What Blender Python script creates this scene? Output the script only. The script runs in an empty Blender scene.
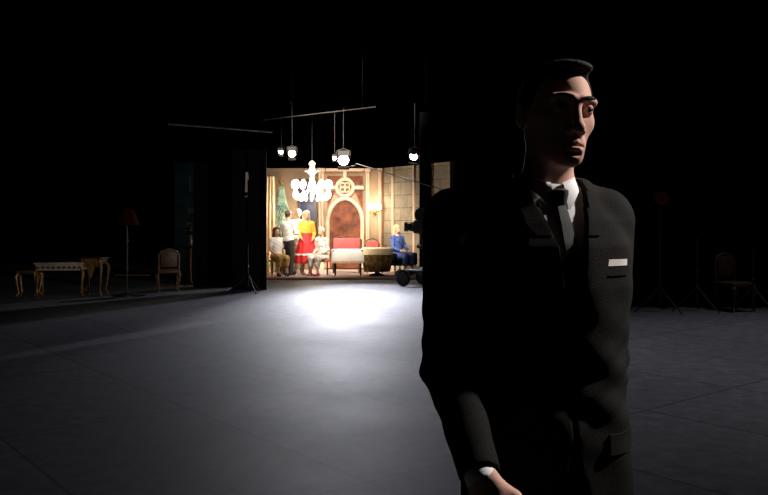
import bpy, bmesh, math, random
import numpy as np
from mathutils import Vector, Matrix
from mathutils.bvhtree import BVHTree

random.seed(7)
C = bpy.context.scene.collection
SC = bpy.context.scene
PI = math.pi
R = math.radians
CAMZ, FPX, HORIZ = 1.45, 800.0, 223.0


def at(px, py, d):
    """world point seen at a pixel of the photograph when it lies d metres away"""
    return Vector(((px - 384) / FPX * d, d, CAMZ - (py - HORIZ) / FPX * d))


# ------------------------------------------------------------------ materials
MATS = {}


def mat(name, col, rough=0.6, var=0.25, scale=8.0, metal=0.0, bump=0.0, bscale=60.0, spec=0.5, emit=None, strength=0.0, col2=None, sheen=0.0):
    if name in MATS:
        return MATS[name]
    m = bpy.data.materials.new(name)
    m.use_nodes = True
    nt = m.node_tree
    b = nt.nodes['Principled BSDF']
    b.inputs['Roughness'].default_value = rough
    b.inputs['Metallic'].default_value = metal
    b.inputs['Specular IOR Level'].default_value = spec
    if sheen:
        b.inputs['Sheen Weight'].default_value = sheen
    tc = nt.nodes.new('ShaderNodeTexCoord')
    no = nt.nodes.new('ShaderNodeTexNoise')
    no.inputs['Scale'].default_value = scale
    no.inputs['Detail'].default_value = 5
    nt.links.new(tc.outputs['Object'], no.inputs['Vector'])
    rp = nt.nodes.new('ShaderNodeValToRGB')
    c2 = col2 if col2 else tuple(c * (1 - var) for c in col)
    rp.color_ramp.elements[0].position = 0.35
    rp.color_ramp.elements[1].position = 0.65
    rp.color_ramp.elements[0].color = (*c2, 1)
    rp.color_ramp.elements[1].color = (*col, 1)
    nt.links.new(no.outputs['Fac'], rp.inputs['Fac'])
    nt.links.new(rp.outputs['Color'], b.inputs['Base Color'])
    if bump:
        n2 = nt.nodes.new('ShaderNodeTexNoise')
        n2.inputs['Scale'].default_value = bscale
        n2.inputs['Detail'].default_value = 3
        nt.links.new(tc.outputs['Object'], n2.inputs['Vector'])
        bp = nt.nodes.new('ShaderNodeBump')
        bp.inputs['Strength'].default_value = bump
        bp.inputs['Distance'].default_value = 0.01
        nt.links.new(n2.outputs['Fac'], bp.inputs['Height'])
        nt.links.new(bp.outputs['Normal'], b.inputs['Normal'])
    if emit:
        b.inputs['Emission Color'].default_value = (*emit, 1)
        b.inputs['Emission Strength'].default_value = strength
    MATS[name] = m
    return m


def floor_mat():
    """grey painted 4 x 8 ft sheets laid at an angle, scuffed, with dark joints"""
    m = bpy.data.materials.new('stage_floor_sheets')
    m.use_nodes = True
    nt = m.node_tree
    L = nt.links.new
    b = nt.nodes['Principled BSDF']
    tc = nt.nodes.new('ShaderNodeTexCoord')
    mp = nt.nodes.new('ShaderNodeMapping')
    mp.vector_type = 'POINT'
    a = R(-39.0)
    mp.inputs['Rotation'].default_value = (0, 0, a)
    p = Matrix.Rotation(a, 3, 'Z') @ Vector((-0.48, 7.12, 0))
    mp.inputs['Location'].default_value = (-p.x, -p.y, 0)
    L(tc.outputs['Object'], mp.inputs['Vector'])
    br = nt.nodes.new('ShaderNodeTexBrick')
    br.inputs['Scale'].default_value = 1.0
    br.inputs['Brick Width'].default_value = 1.36
    br.inputs['Row Height'].default_value = 2.3
    br.inputs['Mortar Size'].default_value = 0.016
    br.inputs['Mortar Smooth'].default_value = 0.6
    br.inputs['Color1'].default_value = (0.150, 0.153, 0.172, 1)
    br.inputs['Color2'].default_value = (0.185, 0.188, 0.210, 1)
    br.inputs['Mortar'].default_value = (0.065, 0.065, 0.072, 1)
    br.offset = 0.0
    L(mp.outputs['Vector'], br.inputs['Vector'])
    n1 = nt.nodes.new('ShaderNodeTexNoise')
    n1.inputs['Scale'].default_value = 7.0
    n1.inputs['Detail'].default_value = 9
    n1.inputs['Roughness'].default_value = 0.68
    L(tc.outputs['Object'], n1.inputs['Vector'])
    n2 = nt.nodes.new('ShaderNodeTexNoise')
    n2.inputs['Scale'].default_value = 0.7
    n2.inputs['Detail'].default_value = 6
    L(tc.outputs['Object'], n2.inputs['Vector'])
    mr = nt.nodes.new('ShaderNodeMapRange')
    mr.inputs['From Min'].default_value = 0.3
    mr.inputs['From Max'].default_value = 0.7
    mr.inputs['To Min'].default_value = 0.5
    mr.inputs['To Max'].default_value = 1.15
    L(n1.outputs['Fac'], mr.inputs['Value'])
    mx = nt.nodes.new('ShaderNodeMix')
    mx.data_type = 'RGBA'
    mx.blend_type = 'MULTIPLY'
    mx.inputs[0].default_value = 1.0
    L(br.outputs['Color'], mx.inputs[6])
    L(mr.outputs['Result'], mx.inputs[7])
    L(mx.outputs[2], b.inputs['Base Color'])
    r2 = nt.nodes.new('ShaderNodeMapRange')
    r2.inputs['From Min'].default_value = 0.3
    r2.inputs['From Max'].default_value = 0.7
    r2.inputs['To Min'].default_value = 0.61
    r2.inputs['To Max'].default_value = 0.67
    L(n2.outputs['Fac'], r2.inputs['Value'])
    L(r2.outputs['Result'], b.inputs['Roughness'])
    b.inputs['Specular IOR Level'].default_value = 0.22
    bp = nt.nodes.new('ShaderNodeBump')
    bp.inputs['Strength'].default_value = 0.16
    bp.inputs['Distance'].default_value = 0.01
    L(n1.outputs['Fac'], bp.inputs['Height'])
    L(bp.outputs['Normal'], b.inputs['Normal'])
    return m


def stone_mat(name, c1, c2, mortar, bw, rh):
    m = bpy.data.materials.new(name)
    m.use_nodes = True
    nt = m.node_tree
    L = nt.links.new
    b = nt.nodes['Principled BSDF']
    b.inputs['Roughness'].default_value = 0.85
    tc = nt.nodes.new('ShaderNodeTexCoord')
    mp = nt.nodes.new('ShaderNodeMapping')
    mp.inputs['Rotation'].default_value = (R(-90), 0, 0)
    L(tc.outputs['Object'], mp.inputs['Vector'])
    br = nt.nodes.new('ShaderNodeTexBrick')
    br.inputs['Scale'].default_value = 1
    br.inputs['Brick Width'].default_value = bw
    br.inputs['Row Height'].default_value = rh
    br.inputs['Mortar Size'].default_value = 0.015
    br.inputs['Color1'].default_value = (*c1, 1)
    br.inputs['Color2'].default_value = (*c2, 1)
    br.inputs['Mortar'].default_value = (*mortar, 1)
    L(mp.outputs['Vector'], br.inputs['Vector'])
    no = nt.nodes.new('ShaderNodeTexNoise')
    no.inputs['Scale'].default_value = 4
    no.inputs['Detail'].default_value = 6
    L(tc.outputs['Object'], no.inputs['Vector'])
    mr = nt.nodes.new('ShaderNodeMapRange')
    mr.inputs['From Min'].default_value = .3
    mr.inputs['From Max'].default_value = .7
    mr.inputs['To Min'].default_value = .7
    mr.inputs['To Max'].default_value = 1.1
    L(no.outputs['Fac'], mr.inputs['Value'])
    mx = nt.nodes.new('ShaderNodeMix')
    mx.data_type = 'RGBA'
    mx.blend_type = 'MULTIPLY'
    mx.inputs[0].default_value = 1
    L(br.outputs['Color'], mx.inputs[6])
    L(mr.outputs['Result'], mx.inputs[7])
    L(mx.outputs[2], b.inputs['Base Color'])
    return m


M_FLOOR = floor_mat()
M_STONE = stone_mat('set_stone_blocks', (.27, .225, .155), (.22, .185, .13), (.13, .105, .07), .62, .38)
M_PLASTER = mat('set_plaster', (.36, .245, .15), .85, .25, 3)
M_CREAM = mat('cream_moulding', (.66, .47, .33), .6, .15, 6)
M_ORANGE = mat('rust_brocade', (.19, .052, .018), .8, .0, 5.5, col2=(.055, .013, .005), bump=.3, bscale=14)
M_BLACKP = mat('black_stage_paint', (.007, .007, .008), .95, .3, 4, spec=.04)
M_BLACKF = mat('black_velour', (.006, .006, .007), 1.0, .3, 10, spec=.05)
M_BLACKM = mat('black_metal', (.007, .007, .008), .6, .3, 10)
M_GREYM = mat('grey_metal', (.22, .22, .23), .4, .3, 12, metal=.8)
M_STEEL = mat('steel_pipe', (.055, .052, .05), .6, .3, 9, metal=.2)
M_BOOM = mat('grey_boom_tube', (.012, .011, .010), .7, .2, 9)
M_TUBE = mat('pale_grey_tube', (.16, .15, .14), .8, .2, 9)
M_DIMGOLD = mat('dimmed_gilt_wood', (.16, .09, .03), .6, .4, 20)  # gilt darkened in colour to stand for the dim light on it
M_REDM = mat('maroon_enamel', (.13, .030, .022), .4, .3, 9)
M_RUBBER = mat('black_rubber', (.012, .012, .012), .8, .2, 9)
M_GOLD = mat('gilded_wood', (.32, .19, .065), .45, .5, 22, metal=.35, bump=.25, bscale=40)
M_BROWN = mat('brown_wood', (.10, .045, .02), .5, .4, 14)
M_MARBLE = mat('white_marble', (.62, .60, .56), .3, .35, 7)
M_TAPES = mat('brown_gold_brocade', (.36, .19, .06), .8, .6, 16)
M_WHITEC = mat('white_cotton', (.80, .78, .75), .8, .06, 12)
M_SHIRT = mat('white_shirt_cotton', (.82, .82, .84), .75, .04, 30)
M_SKIN = mat('skin', (.62, .37, .29), .6, .10, 30, bump=.06, bscale=180, spec=.05)
M_SKIN2 = mat('set_skin', (.66, .40, .29), .5, .1, 30)
M_SUIT = mat('charcoal_suit_wool', (.0085, .0086, .0080), .85, .45, 260, bump=.3, bscale=420, spec=.08)
M_TIE = mat('olive_grey_tie', (.028, .028, .022), .5, .4, 120, bump=.05, bscale=200)
M_HAIR = mat('dark_brown_hair', (.008, .0045, .003), .8, .4, 60, bump=.5, bscale=120, spec=.15)
M_LEATHER = mat('black_leather', (.012, .011, .010), .35, .2, 30)
M_EYE = mat('eye_white', (.6, .58, .55), .2, .05, 20)
M_IRIS = mat('eye_iris', (.03, .02, .012), .15, .2, 90)
M_BUTTON = mat('dark_horn_button', (.02, .018, .016), .3, .3, 40)
M_RED = mat('red_dress_cloth', (.62, .015, .018), .7, .2, 10)
M_YELLOW = mat('yellow_cloth', (.80, .45, .04), .7, .15, 10)
M_TROUS = mat('dark_trousers', (.035, .037, .033), .8, .2, 10)
M_BLUE = mat('blue_cloth', (.06, .11, .38), .7, .5, 14)
M_FLORAL = mat('grey_patterned_cloth', (.78, .70, .66), .8, .0, 13, col2=(.22, .24, .20))
M_TAN = mat('tan_cloth', (.55, .36, .12), .8, .2, 10)
M_BLOND = mat('blond_hair', (.72, .50, .26), .6, .35, 30)
M_PALEH = mat('pale_hair', (.80, .66, .52), .6, .15, 30)
M_BRUNET = mat('brunette_hair', (.06, .022, .012), .6, .35, 30)
M_CORAL = mat('coral_upholstery', (.38, .065, .065), .75, .2, 9)
M_GOLDCL = mat('gold_brown_tablecloth', (.38, .22, .06), .8, .0, 9, col2=(.10, .05, .016))
M_CREAMCL = mat('cream_cloth', (.80, .62, .38), .8, .15, 8)
M_NAVY = mat('night_blue_glass', (.012, .022, .085), .3, .5, 3)
M_TEAL = mat('teal_paint', (.15, .36, .36), .8, .35, 3)
M_FIR = mat('teal_fir_foliage', (.34, .40, .27), .8, .0, 4.5, col2=(.03, .10, .085))
M_RUG = mat('pale_pink_rug', (.62, .48, .44), .95, .3, 7)
M_OAK = mat('oak_edge', (.25, .12, .05), .6, .3, 10)
M_REDSH = mat('dark_red_shade', (.032, .004, .003), .9, .3, 12, spec=.03)
M_LEAF = mat('dark_leaf', (.05, .08, .02), .6, .4, 12)
M_FLOWER = mat('yellow_petals', (.50, .36, .05), .6, .3, 20)
M_PAPER = mat('white_paper', (.65, .60, .55), .8, .1, 10)
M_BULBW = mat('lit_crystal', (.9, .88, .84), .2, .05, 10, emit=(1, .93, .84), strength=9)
M_CRYSTAL = mat('crystal_glass', (.85, .80, .72), .1, .1, 20)
M_LENS = mat('lit_lens', (.9, .9, .9), .2, .02, 10, emit=(.93, .95, 1.0), strength=40)
M_LENSDIM = mat('lit_lens_glow', (.9, .9, .9), .2, .02, 10, emit=(.95, .95, 1.0), strength=14)
M_SCONCE = mat('lit_sconce_glass', (.9, .85, .8), .3, .02, 10, emit=(1, .80, .58), strength=7)
M_GLASS = mat('lens_glass', (.02, .025, .04), .05, .2, 5)


# ------------------------------------------------------------------ mesh builder
class MB:
    def __init__(s):
        s.bm = bmesh.new()

    def box(s, c, size, rot=None, bev=0.0):
        r = bmesh.ops.create_cube(s.bm, size=1.0)
        vs = r['verts']
        for v in vs:
            v.co = Vector((v.co.x * size[0], v.co.y * size[1], v.co.z * size[2]))
        if bev:
            es = list({e for v in vs for e in v.link_edges})
            rr = bmesh.ops.bevel(s.bm, geom=es, offset=bev, segments=2, affect='EDGES', profile=.5)
            vs = list({v for v in rr['verts']} | {v for v in vs if v.is_valid})
        mt = Matrix.Translation(Vector(c)) @ (rot.to_4x4() if rot else Matrix.Identity(4))
        bmesh.ops.transform(s.bm, matrix=mt, verts=vs)
        return s

    def cone(s, a, b, ra, rb=None, seg=14, caps=True):
        a, b = Vector(a), Vector(b)
        rb = ra if rb is None else rb
        d = b - a
        q = Vector((0, 0, 1)).rotation_difference(d.normalized()).to_matrix().to_4x4()
        mt = Matrix.Translation((a + b) / 2) @ q
        bmesh.ops.create_cone(s.bm, cap_ends=caps, segments=seg, radius1=max(ra, 1e-4), radius2=max(rb, 1e-4), depth=d.length, matrix=mt)
        return s

    def ball(s, c, r, seg=14, scale=(1, 1, 1), rot=None):
        mt = Matrix.Translation(Vector(c)) @ (rot.to_4x4() if rot else Matrix.Identity(4)) @ Matrix.Diagonal((*scale, 1))
        bmesh.ops.create_uvsphere(s.bm, u_segments=seg, v_segments=max(6, seg // 2), radius=r, matrix=mt)
        return s

    def tube(s, pts, rad, seg=8, closed=False):
        pts = [Vector(p) for p in pts]
        n = len(pts)
        rads = rad if isinstance(rad, (list, tuple)) else [rad] * n
        rings = []
        up = None
        for i, p in enumerate(pts):
            t = (pts[(i + 1) % n] - pts[i - 1]) if closed else (pts[min(i + 1, n - 1)] - pts[max(i - 1, 0)])
            t.normalize()
            if up is None:
                up = t.orthogonal().normalized()
            up = (up - t * up.dot(t))
            if up.length < 1e-6:
                up = t.orthogonal()
            up.normalize()
            w = t.cross(up)
            rings.append([s.bm.verts.new(p + (up * math.cos(2 * PI * k / seg) + w * math.sin(2 * PI * k / seg)) * rads[i]) for k in range(seg)])
        for i in range(n if closed else n - 1):
            A, B = rings[i], rings[(i + 1) % n]
            for k in range(seg):
                s.bm.faces.new((A[k], A[(k + 1) % seg], B[(k + 1) % seg], B[k]))
        if not closed:
            s.bm.faces.new(rings[0][::-1])
            s.bm.faces.new(rings[-1])
        return s

    def lathe(s, prof, c=(0, 0, 0), seg=24, wave=None):
        c = Vector(c)
        rings = []
        for r, z in prof:
            ring = []
            for k in range(seg):
                a = 2 * PI * k / seg
                rr = r * (wave(a, z) if wave else 1)
                ring.append(s.bm.verts.new(c + Vector((rr * math.cos(a), rr * math.sin(a), z))))
            rings.append(ring)
        for A, B in zip(rings, rings[1:]):
            for k in range(seg):
                s.bm.faces.new((A[k], A[(k + 1) % seg], B[(k + 1) % seg], B[k]))
        if prof[0][0] > 1e-3:
            s.bm.faces.new(rings[0][::-1])
        if prof[-1][0] > 1e-3:
            s.bm.faces.new(rings[-1])
        return s

    def prism(s, pts, y0, y1):
        """polygon in x,z pulled from y0 to y1"""
        A = [s.bm.verts.new((x, y0, z)) for x, z in pts]
        B = [s.bm.verts.new((x, y1, z)) for x, z in pts]
        s.bm.faces.new(A)
        s.bm.faces.new(B[::-1])
        n = len(pts)
        for i in range(n):
            s.bm.faces.new((A[i], B[i], B[(i + 1) % n], A[(i + 1) % n]))
        return s

    def grid(s, fn, nu, nv, thick=0.0, axis=Vector((0, 1, 0))):
        """surface fn(i/nu, j/nv); given a thickness it is closed behind"""
        F = [[s.bm.verts.new(fn(i / nu, j / nv)) for j in range(nv + 1)] for i in range(nu + 1)]
        for i in range(nu):
            for j in range(nv):
                s.bm.faces.new((F[i][j], F[i + 1][j], F[i + 1][j + 1], F[i][j + 1]))
        if thick:
            off = axis * thick
            G = [[s.bm.verts.new(v.co + off) for v in row] for row in F]
            for i in range(nu):
                for j in range(nv):
                    s.bm.faces.new((G[i][j], G[i][j + 1], G[i + 1][j + 1], G[i + 1][j]))
            for i in range(nu):
                s.bm.faces.new((F[i][0], G[i][0], G[i + 1][0], F[i + 1][0]))
                s.bm.faces.new((F[i][nv], F[i + 1][nv], G[i + 1][nv], G[i][nv]))
            for j in range(nv):
                s.bm.faces.new((F[0][j], F[0][j + 1], G[0][j + 1], G[0][j]))
                s.bm.faces.new((F[nu][j], G[nu][j], G[nu][j + 1], F[nu][j + 1]))
        return s

    def build(s, name, m, parent=None, smooth=True, loc=None, rz=0.0):
        bmesh.ops.recalc_face_normals(s.bm, faces=s.bm.faces[:])
        me = bpy.data.meshes.new(name)
        s.bm.to_mesh(me)
        s.bm.free()
        return link(name, me, m, parent, smooth, loc, rz)


def link(name, me, m, parent=None, smooth=True, loc=None, rz=0.0):
    o = bpy.data.objects.new(name, me)
    me.materials.append(m)
    if smooth:
        me.polygons.foreach_set('use_smooth', [True] * len(me.polygons))
        try:
            me.set_sharp_from_angle(angle=R(40))
        except Exception:
            pass
    C.objects.link(o)
    if parent:
        o.parent = parent
    if loc is not None:
        o.location = loc
    o.rotation_euler = (0, 0, rz)
    return o


def tag(o, label, cat, group=None, kind=None):
    o['label'] = label
    o['category'] = cat
    if group:
        o['group'] = group
    if kind:
        o['kind'] = kind
    return o


def thing(name, label, cat, loc, rz=0.0, group=None):
    o = bpy.data.objects.new(name, None)
    o.empty_display_size = .1
    C.objects.link(o)
    o.location = loc
    o.rotation_euler = (0, 0, rz)
    return tag(o, label, cat, group)


def struct(o):
    o['kind'] = 'structure'
    return o


def dup(root, loc, rz, label, group=None):
    r = root.copy()
    C.objects.link(r)
    r.location = loc
    r.rotation_euler = (0, 0, rz)
    r['label'] = label
    if group:
        r['group'] = group
    for ch in list(root.children):
        c = ch.copy()
        C.objects.link(c)
        c.parent = r
        for g in list(ch.children):
            d = g.copy()
            C.objects.link(d)
            d.parent = c
    return r


# ------------------------------------------------------------------ smooth solid modelling
def cap(a, b, ra, rb=None):
    a = np.array(a, np.float32)
    b = np.array(b, np.float32)
    rb = ra if rb is None else rb
    ba = b - a
    bb = max(float(ba @ ba), 1e-9)

    def f(P):
        pa = P - a
        h = np.clip(pa @ ba / bb, 0, 1)
        return np.linalg.norm(pa - h[:, None] * ba, axis=1) - (ra + (rb - ra) * h)
    return f


def ell(c, r, rot=None):
    c = np.array(c, np.float32)
    r = np.array(r, np.float32)
    Rm = np.array(rot, np.float32) if rot is not None else None

    def f(P):
        q = P - c
        if Rm is not None:
            q = q @ Rm
        k0 = np.linalg.norm(q / r, axis=1)
        k1 = np.linalg.norm(q / (r * r), axis=1)
        return k0 * (k0 - 1) / np.maximum(k1, 1e-6)
    return f


def smin(a, b, k):
    if k <= 0:
        return np.minimum(a, b)
    h = np.maximum(k - np.abs(a - b), 0) / k
    return np.minimum(a, b) - h * h * k * .25


def smax(a, b, k):
    return -smin(-a, -b, k)


def ops(lst):
    """lst: ('u'|'s', field, k)"""
    def f(P):
        d = np.full(len(P), 9.0, np.float32)
        for o, g, k in lst:
            d = smin(d, g(P), k) if o == 'u' else smax(d, -g(P), k)
        return d
    return f


def polygonise(f, lo, hi, step, zfine=None):
    """surface nets of f = 0; zfine = three (from, to, step) refines a band of each axis"""
    def axis(i):
        if zfine and zfine[i]:
            a, b, st = zfine[i]
            return np.concatenate([np.arange(lo[i], a - st * .5, step), np.arange(a, b, st), np.arange(b, hi[i], step)])
        return np.arange(lo[i], hi[i], step)
    xs, ys, zs = axis(0), axis(1), axis(2)
    xs, ys, zs = xs.astype(np.float32), ys.astype(np.float32), zs.astype(np.float32)
    V = np.full((len(xs), len(ys), len(zs)), 1.0, np.float32)
    B = 12
    for i in range(0, len(xs), B):
        for j in range(0, len(ys), B):
            for k in range(0, len(zs), B):
                X, Y, Z = xs[i:i + B + 1], ys[j:j + B + 1], zs[k:k + B + 1]
                cc = np.array([[X.mean(), Y.mean(), Z.mean()]], np.float32)
                rad = .5 * math.sqrt((X[-1] - X[0]) ** 2 + (Y[-1] - Y[0]) ** 2 + (Z[-1] - Z[0]) ** 2)
                d = float(f(cc)[0])
                X, Y, Z = X[:B], Y[:B], Z[:B]
                if abs(d) > rad * 1.5 + .03:
                    V[i:i + B, j:j + B, k:k + B] = d
                    continue
                g = np.stack(np.meshgrid(X, Y, Z, indexing='ij'), -1).reshape(-1, 3)
                V[i:i + B, j:j + B, k:k + B] = f(g).reshape(len(X), len(Y), len(Z))
    ins = V < 0
    sh = tuple(n - 1 for n in V.shape)
    cnt = np.zeros(sh, np.int8)
    for a in (0, 1):
        for b in (0, 1):
            for c in (0, 1):
                cnt += ins[a:a + sh[0], b:b + sh[1], c:c + sh[2]]
    act = (cnt > 0) & (cnt < 8)
    I, J, K = np.nonzero(act)
    idx = np.full(sh, -1, np.int64)
    idx[I, J, K] = np.arange(len(I))
    acc = np.zeros((len(I), 3))
    n = np.zeros(len(I))
    ax = (xs, ys, zs)
    corners = [(a, b, c) for a in (0, 1) for b in (0, 1) for c in (0, 1)]
    for p in corners:
        for dim in range(3):
            if p[dim] == 0:
                q = list(p)
                q[dim] = 1
                v0 = V[I + p[0], J + p[1], K + p[2]]
                v1 = V[I + q[0], J + q[1], K + q[2]]
                m = (v0 < 0) != (v1 < 0)
                t = np.where(m, v0 / np.where(m, v0 - v1, 1), 0)
                P0 = np.stack([xs[I + p[0]], ys[J + p[1]], zs[K + p[2]]], 1)
                P1 = np.stack([xs[I + q[0]], ys[J + q[1]], zs[K + q[2]]], 1)
                acc += np.where(m[:, None], P0 + t[:, None] * (P1 - P0), 0)
                n += m
    verts = acc / n[:, None]
    quads = []
    for dim in range(3):
        u, w = (dim + 1) % 3, (dim + 2) % 3
        s0 = [slice(None)] * 3
        s1 = [slice(None)] * 3
        s0[dim] = slice(0, -1)
        s1[dim] = slice(1, None)
        A, Bv = ins[tuple(s0)], ins[tuple(s1)]
        E = np.stack(np.nonzero(A != Bv), 1)
        ok = (E[:, u] > 0) & (E[:, w] > 0) & (E[:, u] < sh[u]) & (E[:, w] < sh[w]) & (E[:, dim] < sh[dim])
        E = E[ok]
        if not len(E):
            continue
        flip = A[E[:, 0], E[:, 1], E[:, 2]]
        cs = []
        for du, dw in ((1, 1), (0, 1), (0, 0), (1, 0)):
            q = E.copy()
            q[:, u] -= du
            q[:, w] -= dw
            cs.append(idx[q[:, 0], q[:, 1], q[:, 2]])
        Q = np.stack(cs, 1)
        Q[~flip] = Q[~flip][:, ::-1]
        quads.append(Q)
    Q = np.concatenate(quads)
    Q = Q[(Q >= 0).all(1)]
    return verts, Q


def solid(name, f, lo, hi, step, m, parent=None, zfine=None, loc=None, rz=0.0):
    v, q = polygonise(f, lo, hi, step, zfine)
    me = bpy.data.meshes.new(name)
    me.vertices.add(len(v))
    me.vertices.foreach_set('co', v.astype(np.float32).ravel())
    me.loops.add(len(q) * 4)
    me.loops.foreach_set('vertex_index', q.astype(np.int32).ravel())
    me.polygons.add(len(q))
    me.polygons.foreach_set('loop_start', np.arange(0, len(q) * 4, 4, dtype=np.int32))
    me.update(calc_edges=True)
    me.validate()
    o = bpy.data.objects.new(name, me)
    me.materials.append(m)
    me.polygons.foreach_set('use_smooth', [True] * len(me.polygons))
    C.objects.link(o)
    if parent:
        o.parent = parent
    if loc is not None:
        o.location = loc
    o.rotation_euler = (0, 0, rz)
    return o


def hand(w, d, s, n, sc=1.0, curl=1.0):
    """a hand from the wrist w: d along the fingers, s to the thumb side, n out of the palm"""
    w, d, s, n = Vector(w), Vector(d).normalized(), Vector(s), Vector(n)
    s = (s - d * s.dot(d)).normalized()
    n0 = d.cross(s)
    n = n0 if n0.dot(n) > 0 else -n0
    L = []
    for off, mc, segs in ((.028, .088, (.044, .026, .020)), (.009, .092, (.049, .030, .021)), (-.010, .087, (.045, .028, .020)), (-.027, .079, (.035, .021, .018))):
        k = w + d * mc * sc + s * off * sc
        L.append(('u', cap(w + s * off * .55 * sc + d * .005, k, .0155 * sc, .0118 * sc), .014 * sc))
        p, a = k, .25 * curl
        for i, l in enumerate(segs):
            q = p + (d * math.cos(a) + n * math.sin(a)) * l * sc
            L.append(('u', cap(p, q, (.0098 - .001 * i) * sc, (.0088 - .001 * i) * sc), .004 * sc))
            p, a = q, a + .45 * curl
    L.append(('u', ell(w + d * .05 * sc + n * .004, (.026 * sc,) * 3), .02 * sc))
    t0 = w + d * .02 * sc + s * .020 * sc + n * .004
    t1 = t0 + (d * .75 + s * .55 + n * .25).normalized() * .045 * sc
    t2 = t1 + (d * .92 + s * .25 + n * .28).normalized() * .034 * sc
    t3 = t2 + (d * .95 + s * .05 + n * .35).normalized() * .026 * sc
    L += [('u', cap(t0, t1, .015 * sc, .0125 * sc), .014 * sc), ('u', cap(t1, t2, .0118 * sc, .0105 * sc), .005 * sc), ('u', cap(t2, t3, .0105 * sc, .008 * sc), .004 * sc)]
    return L


# ------------------------------------------------------------------ the sound stage
SX0, SX1, SY0, SY1, SH = -15.0, 15.0, -6.0, 36.0, 10.5
struct(MB().box(((SX0 + SX1) / 2, (SY0 + SY1) / 2, -.1), (SX1 - SX0, SY1 - SY0, .2)).build('floor', M_FLOOR, smooth=False))
struct(MB().box(((SX0 + SX1) / 2, (SY0 + SY1) / 2, SH + .1), (SX1 - SX0, SY1 - SY0, .2)).build('ceiling', M_BLACKP, smooth=False))
struct(MB().box((SX0 - .1, (SY0 + SY1) / 2, SH / 2), (.2, SY1 - SY0, SH)).build('wall_left', M_BLACKP, smooth=False))
struct(MB().box((SX1 + .1, (SY0 + SY1) / 2, SH / 2), (.2, SY1 - SY0, SH)).build('wall_right', M_BLACKP, smooth=False))
struct(MB().box(((SX0 + SX1) / 2, SY1 + .1, SH / 2), (SX1 - SX0, .2, SH)).build('wall_back', M_BLACKP, smooth=False))
struct(MB().box(((SX0 + SX1) / 2, SY0 - .1, SH / 2), (SX1 - SX0, .2, SH)).build('wall_front', M_BLACKP, smooth=False))


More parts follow.
